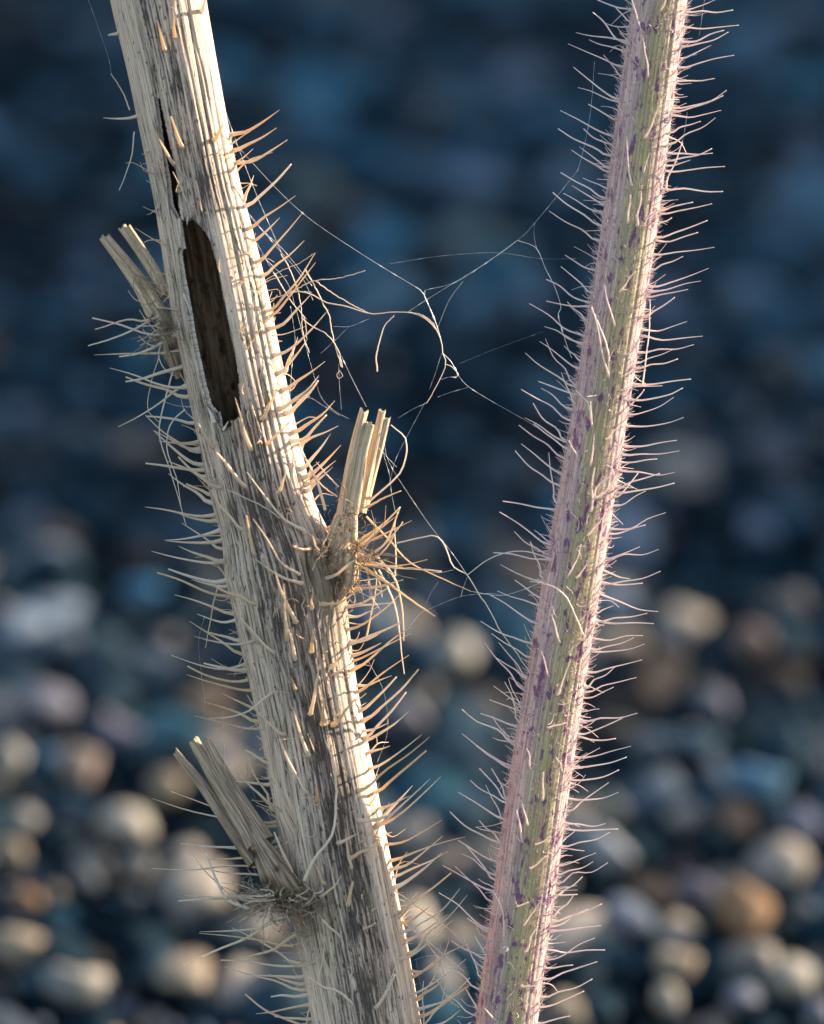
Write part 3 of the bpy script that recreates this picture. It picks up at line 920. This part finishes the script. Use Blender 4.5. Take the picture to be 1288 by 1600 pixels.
# --- broken side stubs
def twig(name, parent, root, pts, hws, flat=0.8, jag=10, grey=0.0, seed=0, na=72, nl=80, ribs=11, steps=True, dents=()):
    c_ = spline(pts, nl)
    r_ = np.interp(np.linspace(0, 1, nl + 1), np.linspace(0, 1, len(hws)), hws)
    r_ = smooth1(r_, 9)
    v, f = tube(c_, np.ones(nl + 1), na)
    v = v.reshape(nl + 1, na, 3)
    dirv = v - c_[:, None, :]
    U2, V2 = np.meshgrid(np.arange(na) / na, np.arange(nl + 1) / nl)
    k = 1 + 0.15 * noise_wrap(U2, V2, ribs, 0.9, seed) + 0.08 * noise_wrap(U2, V2, ribs * 2 + 1, 1.3, seed + 1) + 0.05 * noise_wrap(U2, V2, 31, 2.5, seed + 2) + 0.012 * noise_wrap(U2, V2, 9, 12.0, seed + 3)
    sq = np.ones(3)
    v = c_[:, None, :] + dirv * (r_[:, None] * k)[..., None]
    rot = np.zeros((nl + 1, na))
    for (dx_, dy_, dr_, dd_) in dents:
        m_ = np.exp(-((v[..., 0] - dx_) ** 2 + (v[..., 1] - dy_) ** 2) / dr_ ** 2) * (v[..., 2] > c_[:, None, 2])
        v = v - m_[..., None] * np.array([0, 0, dd_])
        rot = np.maximum(rot, m_)
    tdir = c_[-1] - c_[-4]
    tdir /= np.linalg.norm(tdir)
    # ragged end: fibres snapped off at different lengths
    st = np.round(noise_wrap(U2[-1], U2[-1] * 0, 5, 1.0, seed + 5) * 1.5) / 1.5 if steps else 0
    e = jag * (0.6 * st + 0.5 * rng.uniform(-1, 1, na))
    for q, wq in ((1, 1.0), (2, 0.75), (3, 0.5), (4, 0.25)):
        v[-q] += (e * wq)[:, None] * tdir
    flatv = v.reshape(-1, 3)
    # the snapped end is closed with a sunken, splintery face
    rings = [flatv]
    fs = [f]
    last = (nl) * na
    nb = len(flatv)
    cen = c_[-1]
    for q, (sc_, dp) in enumerate(((0.72, -3.0), (0.35, -5.0), (0.02, -6.0))):
        ring = cen + (v[-1] - cen) * sc_ + tdir * (dp + rng.uniform(-2.5, 2.5, na)[:, None] * (1 if q < 2 else 0.2))
        rings.append(ring)
        i0 = last if q == 0 else nb + (q - 1) * na
        i1 = nb + q * na
        j = np.arange(na); j2 = (j + 1) % na
        fs.append(np.stack([i0 + j, i0 + j2, i1 + j2, i1 + j], -1))
    vv = np.vstack(rings)
    ff = np.vstack(fs)
    uu = np.concatenate([U2.ravel(), np.tile(np.arange(na) / na, 3)])
    vl = np.concatenate([V2.ravel(), np.full(3 * na, 1.05)])
    L = np.linalg.norm(np.diff(c_, axis=0), axis=1).sum()
    gb = np.clip(grey * (1.15 - vl * 0.55), 0, 1)
    o = link(name, to_world(vv), ff, STUB, root, uv=np.stack([uu + seed * 0.37, vl * L / 100 + seed], 1), attrs={'brown': gb, 'rot': np.concatenate([rot.ravel(), np.zeros(3 * na)])})
    if parent is not None:
        o.parent = parent                # parent stub carries no offset of its own
    return o

def bundle(label, base, strands):
    pts, hws, kw = base
    st = twig('branch_stub', None, root_d, pts, hws, **kw)
    tag(st, label)
    for p_, h_, k_ in strands:
        twig('splinter', st, root_d, p_, h_, na=40, **k_)
bundle('straw-coloured stub of upright snapped splinters, beside the cobweb',
       ([(516, 935, 14), (530, 885, 30), (537, 840, 34), (545, 800, 31), (552, 770, 26)], [20, 36, 26, 18, 5], dict(jag=6, seed=11, grey=0.25, dents=((559, 856, 11, 30), (504, 868, 12, 26), (525, 905, 20, 8), (548, 828, 3, 6), (533, 820, 3, 5)))),
       [([(537, 806, 36), (547, 742, 38), (557, 690, 34), (569, 643, 30)], [11, 9.5, 8, 7], dict(jag=5, seed=23, ribs=7)),
        ([(551, 802, 40), (561, 745, 40), (568, 705, 36), (579, 664, 32)], [9.5, 8.5, 7.5, 6.5], dict(jag=5, seed=29, ribs=7)),
        ([(562, 800, 22), (577, 734, 18), (587, 690, 16), (597, 643, 14)], [10, 8.5, 7.5, 6], dict(jag=5, seed=37, ribs=7)),
        ([(571, 792, 16), (584, 737, 12), (594, 700, 12), (605, 654, 10)], [7, 6.5, 6, 5], dict(jag=5, seed=41, ribs=7))])
bundle('greyed stub of snapped splinters low down on the dead stem',
       ([(470, 1412, 60), (444, 1380, 66), (420, 1338, 56), (394, 1296, 40), (378, 1270, 28)], [22, 28, 20, 12, 3], dict(jag=7, seed=51, grey=1.0, dents=((444, 1400, 24, 22), (424, 1376, 11, 14), (400, 1330, 6, 12), (436, 1350, 5, 8)))),
       [([(402, 1318, 50), (372, 1268, 26), (336, 1215, 0), (301, 1160, -34)], [13, 12, 10.5, 8.5], dict(jag=6, seed=63, grey=0.75, ribs=7)),
        ([(418, 1312, 46), (388, 1268, 24), (356, 1222, 0), (320, 1160, -30)], [14, 12.5, 11, 9], dict(jag=7, seed=67, grey=0.75, ribs=7)),
        ([(400, 1345, 46), (354, 1282, 26), (311, 1222, -6), (272, 1177, -36)], [12, 8.5, 7.5, 5.5], dict(jag=6, seed=77, grey=0.9, ribs=6)),
        ([(390, 1318, 40), (350, 1262, 20), (312, 1214, -10), (284, 1186, -30)], [6, 4, 3, 2], dict(jag=4, seed=79, grey=0.9, ribs=5))])
bundle('thin forked stub snapped off short beside the long hole',
       ([(284, 590, 0), (269, 540, 2), (254, 500, -4), (240, 474, -14), (231, 460, -18)], [10, 18, 15, 10, 3], dict(jag=5, seed=81, grey=0.9, dents=((262, 510, 7, 14), (272, 545, 7, 10)))),
       [([(240, 494, -8), (216, 450, -20), (186, 408, -34), (155, 368, -46)], [9, 8, 6.5, 5], dict(jag=5, seed=93, grey=0.15, ribs=7)),
        ([(252, 486, -8), (228, 446, -20), (198, 408, -34), (163, 366, -46)], [9, 7.5, 6, 4.5], dict(jag=5, seed=95, grey=0.15, ribs=7)),
        ([(258, 462, -18), (238, 425, -32), (214, 388, -44), (188, 352, -56)], [8, 7.5, 7, 6.5], dict(jag=5, seed=97, grey=0.15, ribs=7)),
        ([(262, 458, -12), (246, 425, -28), (222, 388, -42), (197, 350, -54)], [6, 5.5, 5, 4.5], dict(jag=4, seed=99, grey=0.15, ribs=7))])

# small hooked flaps of torn bark on the rim of the hole
for pts, r_ in (([(284, 346, 64), (286, 370, 60), (289, 393, 58)], 2.6), ([(290, 462, 66), (297, 478, 62), (301, 492, 60)], 2.4), 
                ([(338, 662, 70), (334, 650, 70), (328, 638, 66)], 4.5), ([(352, 674, 74), (356, 668, 74), (360, 660, 72)], 2.5), ([(298, 344, 68), (297, 350, 66), (296, 356, 64)], 2.5)):
    strand(root_d, 'bark_sliver', pts, r_, 0.6, TORN, 6)

# matted fibres in the axils of the stubs
fz = Pool()
def fuzz(cx_, cy_, cw_, sx, sy, sw, n_, lo_, hi_, r_):
    for _ in range(n_):
        p = np.array([cx_ + rng.normal(0, sx), cy_ + rng.normal(0, sy), cw_ + rng.normal(0, sw)])
        d = rng.normal(0, 1, 3); d /= np.linalg.norm(d)
        e = rng.normal(0, 1, 3) * 0.5
        L = rng.uniform(lo_, hi_)
        c_ = spline([p, p + d * L * 0.5 + e * L * 0.25, p + d * L], 5)
        v, f = tube(c_, np.linspace(r_, r_ * 0.4, 6) * rng.uniform(0.6, 1.3), 3)
        fz.add(v, f)
fuzz(528, 880, 60, 22, 22, 6, 320, 6, 24, 0.75)
fuzz(550, 862, 54, 14, 10, 6, 90, 6, 16, 0.7)
fuzz(545, 812, 60, 18, 22, 5, 90, 8, 26, 0.7)
fuzz(500, 858, 50, 10, 12, 8, 90, 8, 24, 0.8)
fuzz(440, 1398, 80, 26, 12, 7, 220, 6, 22, 0.8)
fuzz(404, 1392, 60, 16, 12, 10, 50, 10, 30, 0.8)
fuzz(475, 1400, 88, 14, 9, 6, 120, 8, 24, 1.0)
fuzz(470, 1440, 76, 20, 18, 5, 70, 6, 20, 0.9)
fuzz(262, 515, 22, 10, 22, 9, 120, 8, 30, 0.7)
fuzz(240, 450, 22, 10, 18, 8, 50, 8, 30, 0.6)
tag(fz.build('axil_fuzz', FUZZ, root_d), kind='stuff')
# curled shreds at the foot of the lowest stub
for _ in range(16):
    x0, y0 = rnd.uniform(400, 500), rnd.uniform(1385, 1420)
    a0 = rnd.uniform(-3.1, 0.4)
    p = [(x0, y0, 84 + rnd.uniform(-6, 6))]
    L = rnd.uniform(7, 15)
    for q in range(3):
        a0 += rnd.uniform(-0.9, 0.9)
        x0 += math.cos(a0) * L; y0 += math.sin(a0) * L * 0.6
        p.append((x0, y0, p[-1][2] + rnd.uniform(-4, 8)))
    strand(root_d, 'fibre', p, rnd.uniform(1.2, 2.2), 0.6, SPINE if rnd.random() < .6 else FUZZ, 10)

# long wild fibres standing out of the frayed axils
for (x0, y0, w0, n_, lo_, hi_, a_, spread) in ((560, 876, 45, 18, 30, 95, 0.25, 1.3), (545, 900, 40, 12, 22, 60, 0.9, 0.8), (505, 862, 60, 8, 18, 40, -1.9, 0.8),
                                               (420, 1396, 78, 26, 22, 80, 2.9, 0.7), (470, 1400, 90, 12, 14, 44, 0.2, 1.6), (255, 520, 10, 14, 24, 70, 2.8, 0.8), (240, 455, -10, 8, 16, 46, 3.3, 1.1)):
    for _ in range(n_):
        an = a_ + rnd.gauss(0, spread * 0.6)
        L = rnd.uniform(lo_, hi_)
        p = [np.array([x0 + rnd.gauss(0, 10), y0 + rnd.gauss(0, 9), w0 + rnd.gauss(0, 8)])]
        for q in range(3):
            an += rnd.gauss(0, 0.28)
            p.append(p[-1] + np.array([math.cos(an) * L / 3, math.sin(an) * L / 3, rnd.gauss(2, 5)]))
        c_ = spline(p, 9)
        r0_ = rnd.uniform(0.7, 1.7)
        v, f = tube(c_, np.linspace(r0_, 0.4, 10), 4)
        link('fibre', to_world(v), f, SPINE if rnd.random() < .6 else FUZZ, root_d)
# splinters of skin lifting off the bark
for _ in range(70):
    yc, t_ = rnd.uniform(-10, 1620), rnd.uniform(-1.2, 1.3)
    L = rnd.uniform(14, 55)
    lift = rnd.uniform(0.015, 0.07)
    y_s = np.linspace(yc, yc - L, 5)
    p = [dry.point(np.array(q), np.array(t_ + 0.05 * k_ * rnd.uniform(-.4, .4)), 0.985 + lift * (k_ / 4) ** 1.5) for k_, q in enumerate(y_s)]
    if inside(HOLE, np.array([p[2][0]]), np.array([p[2][1]]))[0]:
        continue
    c_ = spline(p, 8)
    v, f = tube(c_, np.linspace(rnd.uniform(1.0, 2.2), 0.4, 9), 4, flat=0.6)
    link('bark_sliver', to_world(v), f, TORN, root_d)
# fine hairs and broken stumps among the bristles
fb = Pool()
for _ in range(330):
    yc = rnd.uniform(230, 1640)
    t_ = rnd.choice((-1, 1)) * rnd.uniform(0.9, 1.75) if rnd.random() < 0.72 else rnd.uniform(-0.9, 0.9)
    b_ = dry.point(np.array(yc), np.array(t_), 0.97)
    if inside(HOLE, np.array([b_[0]]), np.array([b_[1]]))[0]:
        continue
    nrm = np.array([math.sin(t_), -math.sin(t_) * float(dry.slope(yc)), math.cos(t_)])
    d = nrm + np.array([0, rnd.gauss(-0.5, 0.5), 0]) + rng.normal(0, 0.35, 3)
    d /= np.linalg.norm(d)
    L = rnd.choice((rnd.uniform(6, 16), rnd.uniform(16, 44), rnd.uniform(20, 60)))
    c_ = spline([b_, b_ + d * L * 0.5 + rng.normal(0, 0.09, 3) * L, b_ + d * L + rng.normal(0, 0.14, 3) * L], 6)
    r0_ = rnd.uniform(0.5, 1.5)
    v, f = tube(c_, np.linspace(r0_, 0.35, 7) + (1.2 if L < 16 else 0.6) * np.exp(-np.linspace(0, 1, 7) / .1), 4)
    fb.add(v, f)
tag(fb.build('fine_bristle', SPINE, root_d), kind='stuff')

# --- the living stem
root_g = empty('bristly_stem', tuple(to_world([(800, 2855, 0)])[0]))
tag(root_g, 'slender living green and purple stem covered all over with fine pale hairs', 'stem')
ys = rows((-1100, -20, 12.0), (-20, 1640, 3.0), (1640, YB + 1, 14.0))
NA2 = 200
th = np.arange(NA2) / NA2 * 2 * np.pi - np.pi
TH, YY = np.meshgrid(th, ys)
U_ = (TH + np.pi) / (2 * np.pi)
V_ = YY / 1000.0
rf = 1 + 0.012 * noise_wrap(U_, V_, 16, 0.9, 41) + 0.007 * noise_wrap(U_, V_, 40, 2.5, 43) + 0.004 * noise_wrap(U_, V_, 90, 12, 47) + 0.012 * noise_wrap(U_, V_, 4, 7.0, 49)
for g0, dep in ((0.62, 0.03), (0.85, 0.025), (0.25, 0.015)):
    rf -= dep * np.exp(-((TH - g0 - 0.04 * noise_wrap(U_ * 0, V_, 1, 4, int(g0 * 100))) / 0.05) ** 2)
SPg = green.point(YY.ravel(), TH.ravel(), rf.ravel())
band = 1.0 * np.exp(-((TH - 0.12) / 0.58) ** 2) + 0.10
nr = len(ys)
ii, jj = np.meshgrid(np.arange(nr - 1), np.arange(NA2), indexing='ij')
J2 = (jj + 1) % NA2
q = np.stack([(ii + 1) * NA2 + jj, (ii + 1) * NA2 + J2, ii * NA2 + J2, ii * NA2 + jj], -1).reshape(-1, 4)
link('stalk', to_world(SPg), q, SKIN, root_g, uv=np.stack([U_.ravel(), V_.ravel()], 1), attrs={'band': band.ravel()})

G_LIST = """983 15 933 0;982 36 961 12;983 42 946 38;980 65 899 54;977 70 927 18;975 81 920 64;970 106 886 74;970 123 942 88;966 157 896 106;961 160 903 137;960 189 919 164;
955 214 874 177;955 227 911 204;952 244 871 204;947 265 905 230;947 270 892 237;946 295 910 279;943 311 876 270;943 321 894 290;941 332 880 303;938 354 864 301;933 377 858 330;
1072 19 1146 15;1073 16 1118 0;1070 43 1152 43;1067 67 1131 48;1064 73 1135 55;1062 92 1112 70;1059 106 1144 91;1058 127 1117 122;1055 169 1134 143;1053 175 1129 151;1052 180 1124 176;
1047 208 1093 192;1044 227 1115 188;1042 239 1114 239;1042 252 1111 234;1041 259 1079 250;1041 266 1131 262;1038 295 1126 303;1031 329 1083 316;1031 334 1111 320;1028 352 1050 340;
1024 371 1103 347;1023 376 1090 364;1022 398 1113 389;1004 57 982 11;1011 127 1000 70;1030 22 1039 0;1005 220 1025 175;985 295 975 221;979 352 979 314;993 356 996 306;1045 303 1064 224;
926 423 882 400;921 459 876 417;918 474 853 438;917 479 854 470;917 501 886 472;910 526 827 475;907 538 850 511;907 540 867 515;906 565 881 540;906 577 843 534;898 603 851 531;898 605 820 553;
898 631 876 583;901 617 841 596;895 641 845 607;891 658 815 608;886 690 833 630;886 692 820 653;887 703 834 662;882 717 810 665;878 742 814 694;873 759 804 705;865 788 858 707;858 797 786 783;
1021 422 1068 400;1018 447 1104 422;1016 454 1094 440;1013 464 1074 453;1005 495 1054 465;1005 515 1074 502;1004 524 1095 527;999 551 1085 538;996 568 1050 547;994 575 1057 562;991 600 1078 593;
991 603 1035 603;988 624 1065 607;985 633 1006 609;983 648 1050 622;983 665 1069 652;977 697 1057 688;975 710 1059 705;971 721 1027 717;969 734 1054 738;966 762 1029 740;966 770 1051 755;
963 778 997 739;960 791 1009 767;966 459 987 431;959 512 941 451;949 592 921 484;924 667 918 631;921 729 924 680;921 800 926 732;927 779 966 742;945 687 963 667;904 720 885 690;
857 851 781 800;856 848 835 828;857 867 803 830;861 874 770 863;843 907 829 847;846 909 782 882;846 935 804 906;843 946 777 923;840 975 765 929;833 1005 751 970;829 1028 768 989;824 1058 779 1003;
821 1079 756 1002;823 1060 771 1024;816 1107 794 1059;814 1104 771 1071;809 1129 788 1064;812 1111 765 1093;807 1135 751 1114;801 1165 768 1117;802 1160 722 1108;800 1162 770 1152;799 1197 722 1145;
795 1200 742 1163;956 826 1039 801;953 834 1009 820;948 873 999 854;949 873 1028 858;944 890 983 904;942 909 1004 911;944 912 1031 892;941 926 1027 955;934 958 958 946;933 971 1011 958;933 968 1021 974;
928 997 1003 992;925 1014 990 996;925 1017 1007 1006;920 1050 1003 1031;916 1075 960 1041;914 1081 992 1057;911 1090 958 1073;910 1111 936 1107;906 1124 996 1114;902 1146 973 1122;902 1149 961 1152;
899 1182 986 1166;900 1190 937 1168;897 1197 979 1182;885 904 904 850;899 902 913 874;916 836 933 815;874 1003 858 957;857 1056 843 1014;869 1084 887 1030;854 1134 879 1123;830 1200 820 1163;
791 1251 749 1200;790 1247 768 1200;796 1231 777 1219;788 1254 735 1219;783 1281 759 1225;783 1279 716 1237;780 1315 749 1281;780 1318 703 1265;783 1301 743 1290;776 1347 716 1311;773 1368 721 1332;
770 1376 726 1316;766 1392 692 1349;765 1410 711 1352;770 1386 747 1372;760 1452 686 1395;759 1456 730 1432;759 1492 743 1463;756 1497 705 1466;752 1529 724 1462;748 1545 669 1473;743 1577 729 1546;
743 1588 697 1554;891 1217 965 1200;889 1247 967 1238;884 1267 952 1223;881 1283 945 1285;881 1293 964 1292;877 1315 899 1297;875 1320 953 1300;874 1322 912 1327;870 1352 930 1330;869 1365 926 1345;
867 1379 949 1346;864 1399 910 1369;864 1396 902 1396;863 1433 895 1397;861 1438 939 1409;860 1447 917 1417;858 1452 937 1442;855 1483 946 1485;853 1498 929 1464;850 1511 895 1506;849 1529 934 1504;
846 1557 925 1527;842 1573 911 1544;840 1598 891 1587;825 1287 813 1247;816 1313 805 1259;846 1247 846 1200;835 1315 857 1298;827 1352 849 1327;807 1412 822 1398;816 1442 840 1399;
819 1483 837 1437;774 1588 756 1562;813 1535 839 1526"""
for (bx, by, tx, ty) in nums(G_LIST):
    bristle_on(green, root_g, bx, by, tx, ty, 74, rnd.uniform(0.0, 0.07), rnd.uniform(1.1, 1.5), rnd.choice((0.4, 0.55, 0.8)), rnd.uniform(1.4, 2.8), HAIR, kink=0.024, segs=10)
for pts, r_ in (
    ([(911, 992, 42), (883, 933, 66), (855, 912, 72), (826, 907, 72)], 1.3),
    ([(949, 592, 44), (948, 555, 56), (938, 522, 64), (921, 484, 70)], 1.5),
    ([(787, 1458, 44), (785, 1425, 58), (779, 1404, 64), (769, 1386, 66)], 1.4),
    ([(1003, 602, 20), (1009, 550, 28), (1013, 510, 30), (1014, 470, 26)], 1.3),
    ([(924, 668, 44), (918, 635, 52), (908, 622, 58), (898, 612, 60)], 1.3),
    ([(861, 873, 30), (825, 862, 40), (791, 863, 40), (763, 873, 36), (730, 898, 30)], 1.1),
    ([(927, 782, 42), (930, 762, 56), (945, 748, 60), (966, 741, 58)], 1.4),
    ([(786, 1476, 46), (792, 1474, 54), (790, 1480, 60)], 2.2)):
    strand(root_g, 'bristle', pts, r_, r_ * 0.55, HAIR, 14, wig=0.3)

fh = Pool()
for _ in range(560):
    yc = rnd.uniform(-40, 1650)
    t_ = rnd.choice((-1, 1)) * rnd.uniform(0.8, 1.8) if rnd.random() < 0.75 else rnd.uniform(-0.8, 0.8)
    b_ = green.point(np.array(yc), np.array(t_), 0.97)
    nrm = np.array([math.sin(t_), -math.sin(t_) * float(green.slope(yc)), math.cos(t_)])
    d = nrm + np.array([0, rnd.gauss(-0.4, 0.35), 0]) + rng.normal(0, 0.28, 3)
    d /= np.linalg.norm(d)
    L = rnd.choice((rnd.uniform(10, 24), rnd.uniform(14, 40)))
    c_ = spline([b_, b_ + d * L * 0.5 + rng.normal(0, 0.06, 3) * L, b_ + d * L + rng.normal(0, 0.12, 3) * L], 5)
    v, f = tube(c_, np.linspace(rnd.uniform(0.5, 0.85), 0.3, 6) + 0.9 * np.exp(-np.linspace(0, 1, 6) / .1), 4)
    fh.add(v, f)
tag(fh.build('fine_hair', HAIR, root_g), kind='stuff')
dn = Pool()
for _ in range(5200):
    yc = rnd.uniform(-60, 1660)
    t_ = rnd.uniform(-1.9, 1.9)
    b_ = green.point(np.array(yc), np.array(t_), 0.99)
    nrm = np.array([math.sin(t_), -math.sin(t_) * float(green.slope(yc)) - 0.15, math.cos(t_)])
    L = rnd.uniform(4, 13) * (1.25 if rnd.random() < 0.1 else 1)
    d = nrm + np.array([0, -0.35, 0]) + rng.normal(0, 0.45, 3)
    d /= np.linalg.norm(d)
    c_ = np.array([b_, b_ + d * L * 0.55, b_ + d * L + np.array([0, -0.15 * L, 0])])
    v, f = tube(c_, [0.36, 0.28, 0.12], 3)
    dn.add(v, f)
tag(dn.build('down', DOWN, root_g), kind='stuff')

# ------------------------------------------------------------------ cobweb between the stems
root_w = empty('cobweb', tuple(to_world([(660, 480, 20)])[0]))
tag(root_w, 'torn beaded cobweb with caught dry fibres strung from dead stem to green stem', 'cobweb')
def thread(pts, r_, beads=0.35, wdep=(20, 20)):
    p = np.array(pts, float)
    w0 = np.linspace(wdep[0], wdep[1], len(p))
    p3 = np.column_stack([p, w0])
    L = np.linalg.norm(np.diff(p, axis=0), axis=1).sum()
    n_ = int(max(8, L / 5))
    c_ = spline(p3, n_)
    rr = np.full(n_ + 1, r_) * (1 + 0.25 * rng.normal(0, 1, n_ + 1).clip(-1, 1))
    bd = rng.random(n_ + 1) < beads * 0.3
    rr[bd] *= rng.uniform(1.8, 4.0, bd.sum())
    v, f = tube(c_, rr, 4)
    link('thread', to_world(v), f, SILK, root_w)
T = [
 ([(348, 159), (356, 206), (399, 260), (473, 334), (564, 397), (656, 453)], .42),
 ([(664, 455), (720, 438), (808, 377), (835, 350), (891, 282), (905, 258), (921, 183), (928, 99)], .48),
 ([(637, 489), (669, 468), (729, 431), (780, 398), (808, 377)], .5),
 ([(656, 453), (663, 461), (664, 455)], .6),
 ([(661, 458), (673, 485), (684, 513), (690, 536)], .85),
 ([(692, 553), (705, 566), (716, 587)], .95),
 ([(534, 557), (552, 595), (573, 636)], .5),
 ([(716, 587), (731, 604), (769, 628), (822, 658), (850, 676)], .5),
 ([(808, 377), (837, 389), (852, 421), (867, 451), (876, 481), (872, 494), (884, 536), (893, 560)], .75),
 ([(835, 350), (834, 368), (838, 389)], .4),
 ([(610, 413), (690, 401), (776, 396), (844, 405), (900, 405)], .22),
 ([(684, 513), (702, 470), (724, 440)], .32),
 ([(522, 511), (547, 511), (577, 499)], .5),
 ([(547, 511), (522, 535), (502, 553)], .3),
 ([(667, 630), (645, 640), (622, 654)], .42),
 ([(664, 630), (637, 681), (618, 720), (608, 760)], .3),
 ([(684, 621), (706, 613), (731, 606)], .3),
 ([(718, 569), (776, 545), (848, 519)], .2),
 ([(690, 594), (702, 590), (714, 591)], .5),
 ([(690, 553), (680, 585), (671, 609)], .25),
 ([(600, 690), (611, 728), (656, 798), (682, 834), (705, 862), (730, 898)], .42),
 ([(733, 923), (780, 930), (820, 920), (836, 913), (850, 908)], .6),
 ([(642, 976), (657, 958), (671, 951), (719, 932), (764, 927), (790, 930)], .42),
 ([(671, 894), (690, 894), (709, 890)], .5),
 ([(730, 902), (724, 918), (720, 932)], .4),
 ([(666, 943), (674, 925), (685, 909)], .25),
 ([(348, 159), (368, 217), (399, 299), (422, 353), (440, 395)], .5),
 ([(387, 334), (434, 388), (470, 430), (490, 470)], .45),
 ([(402, 380), (430, 430), (455, 470), (480, 500)], .45),
 ([(383, 327), (415, 365), (445, 393), (488, 447)], .5),
 ([(410, 400), (448, 440), (462, 480), (478, 540)], .5),
 ([(455, 480), (462, 530), (458, 560), (452, 640)], .45),
 ([(478, 540), (492, 590), (502, 620), (520, 640), (546, 655)], .35),
 ([(440, 640), (480, 622), (505, 634), (532, 650)], .35),
 ([(530, 570), (531, 600), (534, 640)], .3),
 ([(139, 0), (155, 45), (170, 89), (176, 118)], .25),
 ([(1100, -5), (1096, 25), (1092, 56)], .28),
 ([(1073, 177), (1070, 200), (1064, 230)], .3),
 ([(322, 960), (312, 1000), (316, 1050), (322, 1100)], .25),
 ([(349, 1110), (352, 1160), (353, 1215)], .28),
 ([(404, 1255), (394, 1232), (388, 1220), (396, 1200)], .3),
 ([(600, 712), (609, 742), (612, 770), (618, 800)], .4),
 ([(592, 700), (603, 712), (620, 730)], .5),
 ([(575, 1030), (600, 1080), (606, 1140), (590, 1190)], .3),
 ([(640, 1500), (665, 1492), (684, 1489), (690, 1470)], .35),
 ([(650, 1496), (655, 1525), (662, 1560)], .3),
]
for i, (p, r_) in enumerate(T):
    thread(p, r_ * (0.30 if r_ < 0.6 else 0.46), wdep=(rnd.uniform(15, 30), rnd.uniform(10, 25)))
F = [
 ([(455, 456), (485, 460), (511, 474), (541, 479), (579, 491), (612, 489), (639, 489), (664, 498), (684, 519), (690, 536), (692, 553), (697, 570), (686, 596), (676, 615), (667, 630)], 1.15),
 ([(448, 462), (470, 450), (492, 440), (520, 437), (545, 432), (571, 424)], 1.1),
 ([(590, 581), (588, 560), (592, 540), (601, 511), (616, 494)], 1.35),
 ([(494, 440), (520, 459), (554, 479), (575, 489)], 1.1),
 ([(477, 421), (498, 459), (508, 480), (515, 494), (520, 523), (534, 574)], 1.2),
 ([(472, 498), (490, 512), (511, 523), (528, 545), (536, 575)], 1.1),
 ([(640, 489), (660, 494), (676, 506), (686, 524)], 1.0),
 ([(440, 398), (455, 425), (470, 470), (474, 520), (484, 552)], 1.0),
 ([(430, 428), (455, 470), (476, 498), (480, 530)], 0.9),
 ([(415, 440), (440, 425), (470, 412), (490, 398)], 0.8),
 ([(420, 470), (445, 462), (470, 457), (488, 458)], 0.8),
 ([(621, 848), (652, 841), (680, 837), (694, 851), (708, 884), (730, 898), (747, 926), (764, 951), (780, 982), (800, 1010), (828, 1050)], 1.35),
 ([(697, 570), (706, 574), (716, 587), (704, 590)], 0.9),
 ([(532, 580), (527, 586), (530, 592), (536, 588), (533, 581)], 0.5),
]
for p, r_ in F:
    p3 = [(x, y, 22 + 3 * math.sin(i * 1.3)) for i, (x, y) in enumerate(p)]
    strand(root_w, 'fibre', p3, r_ * 0.85, r_ * 0.55, FIBRE, 30, 5, wig=0.35)
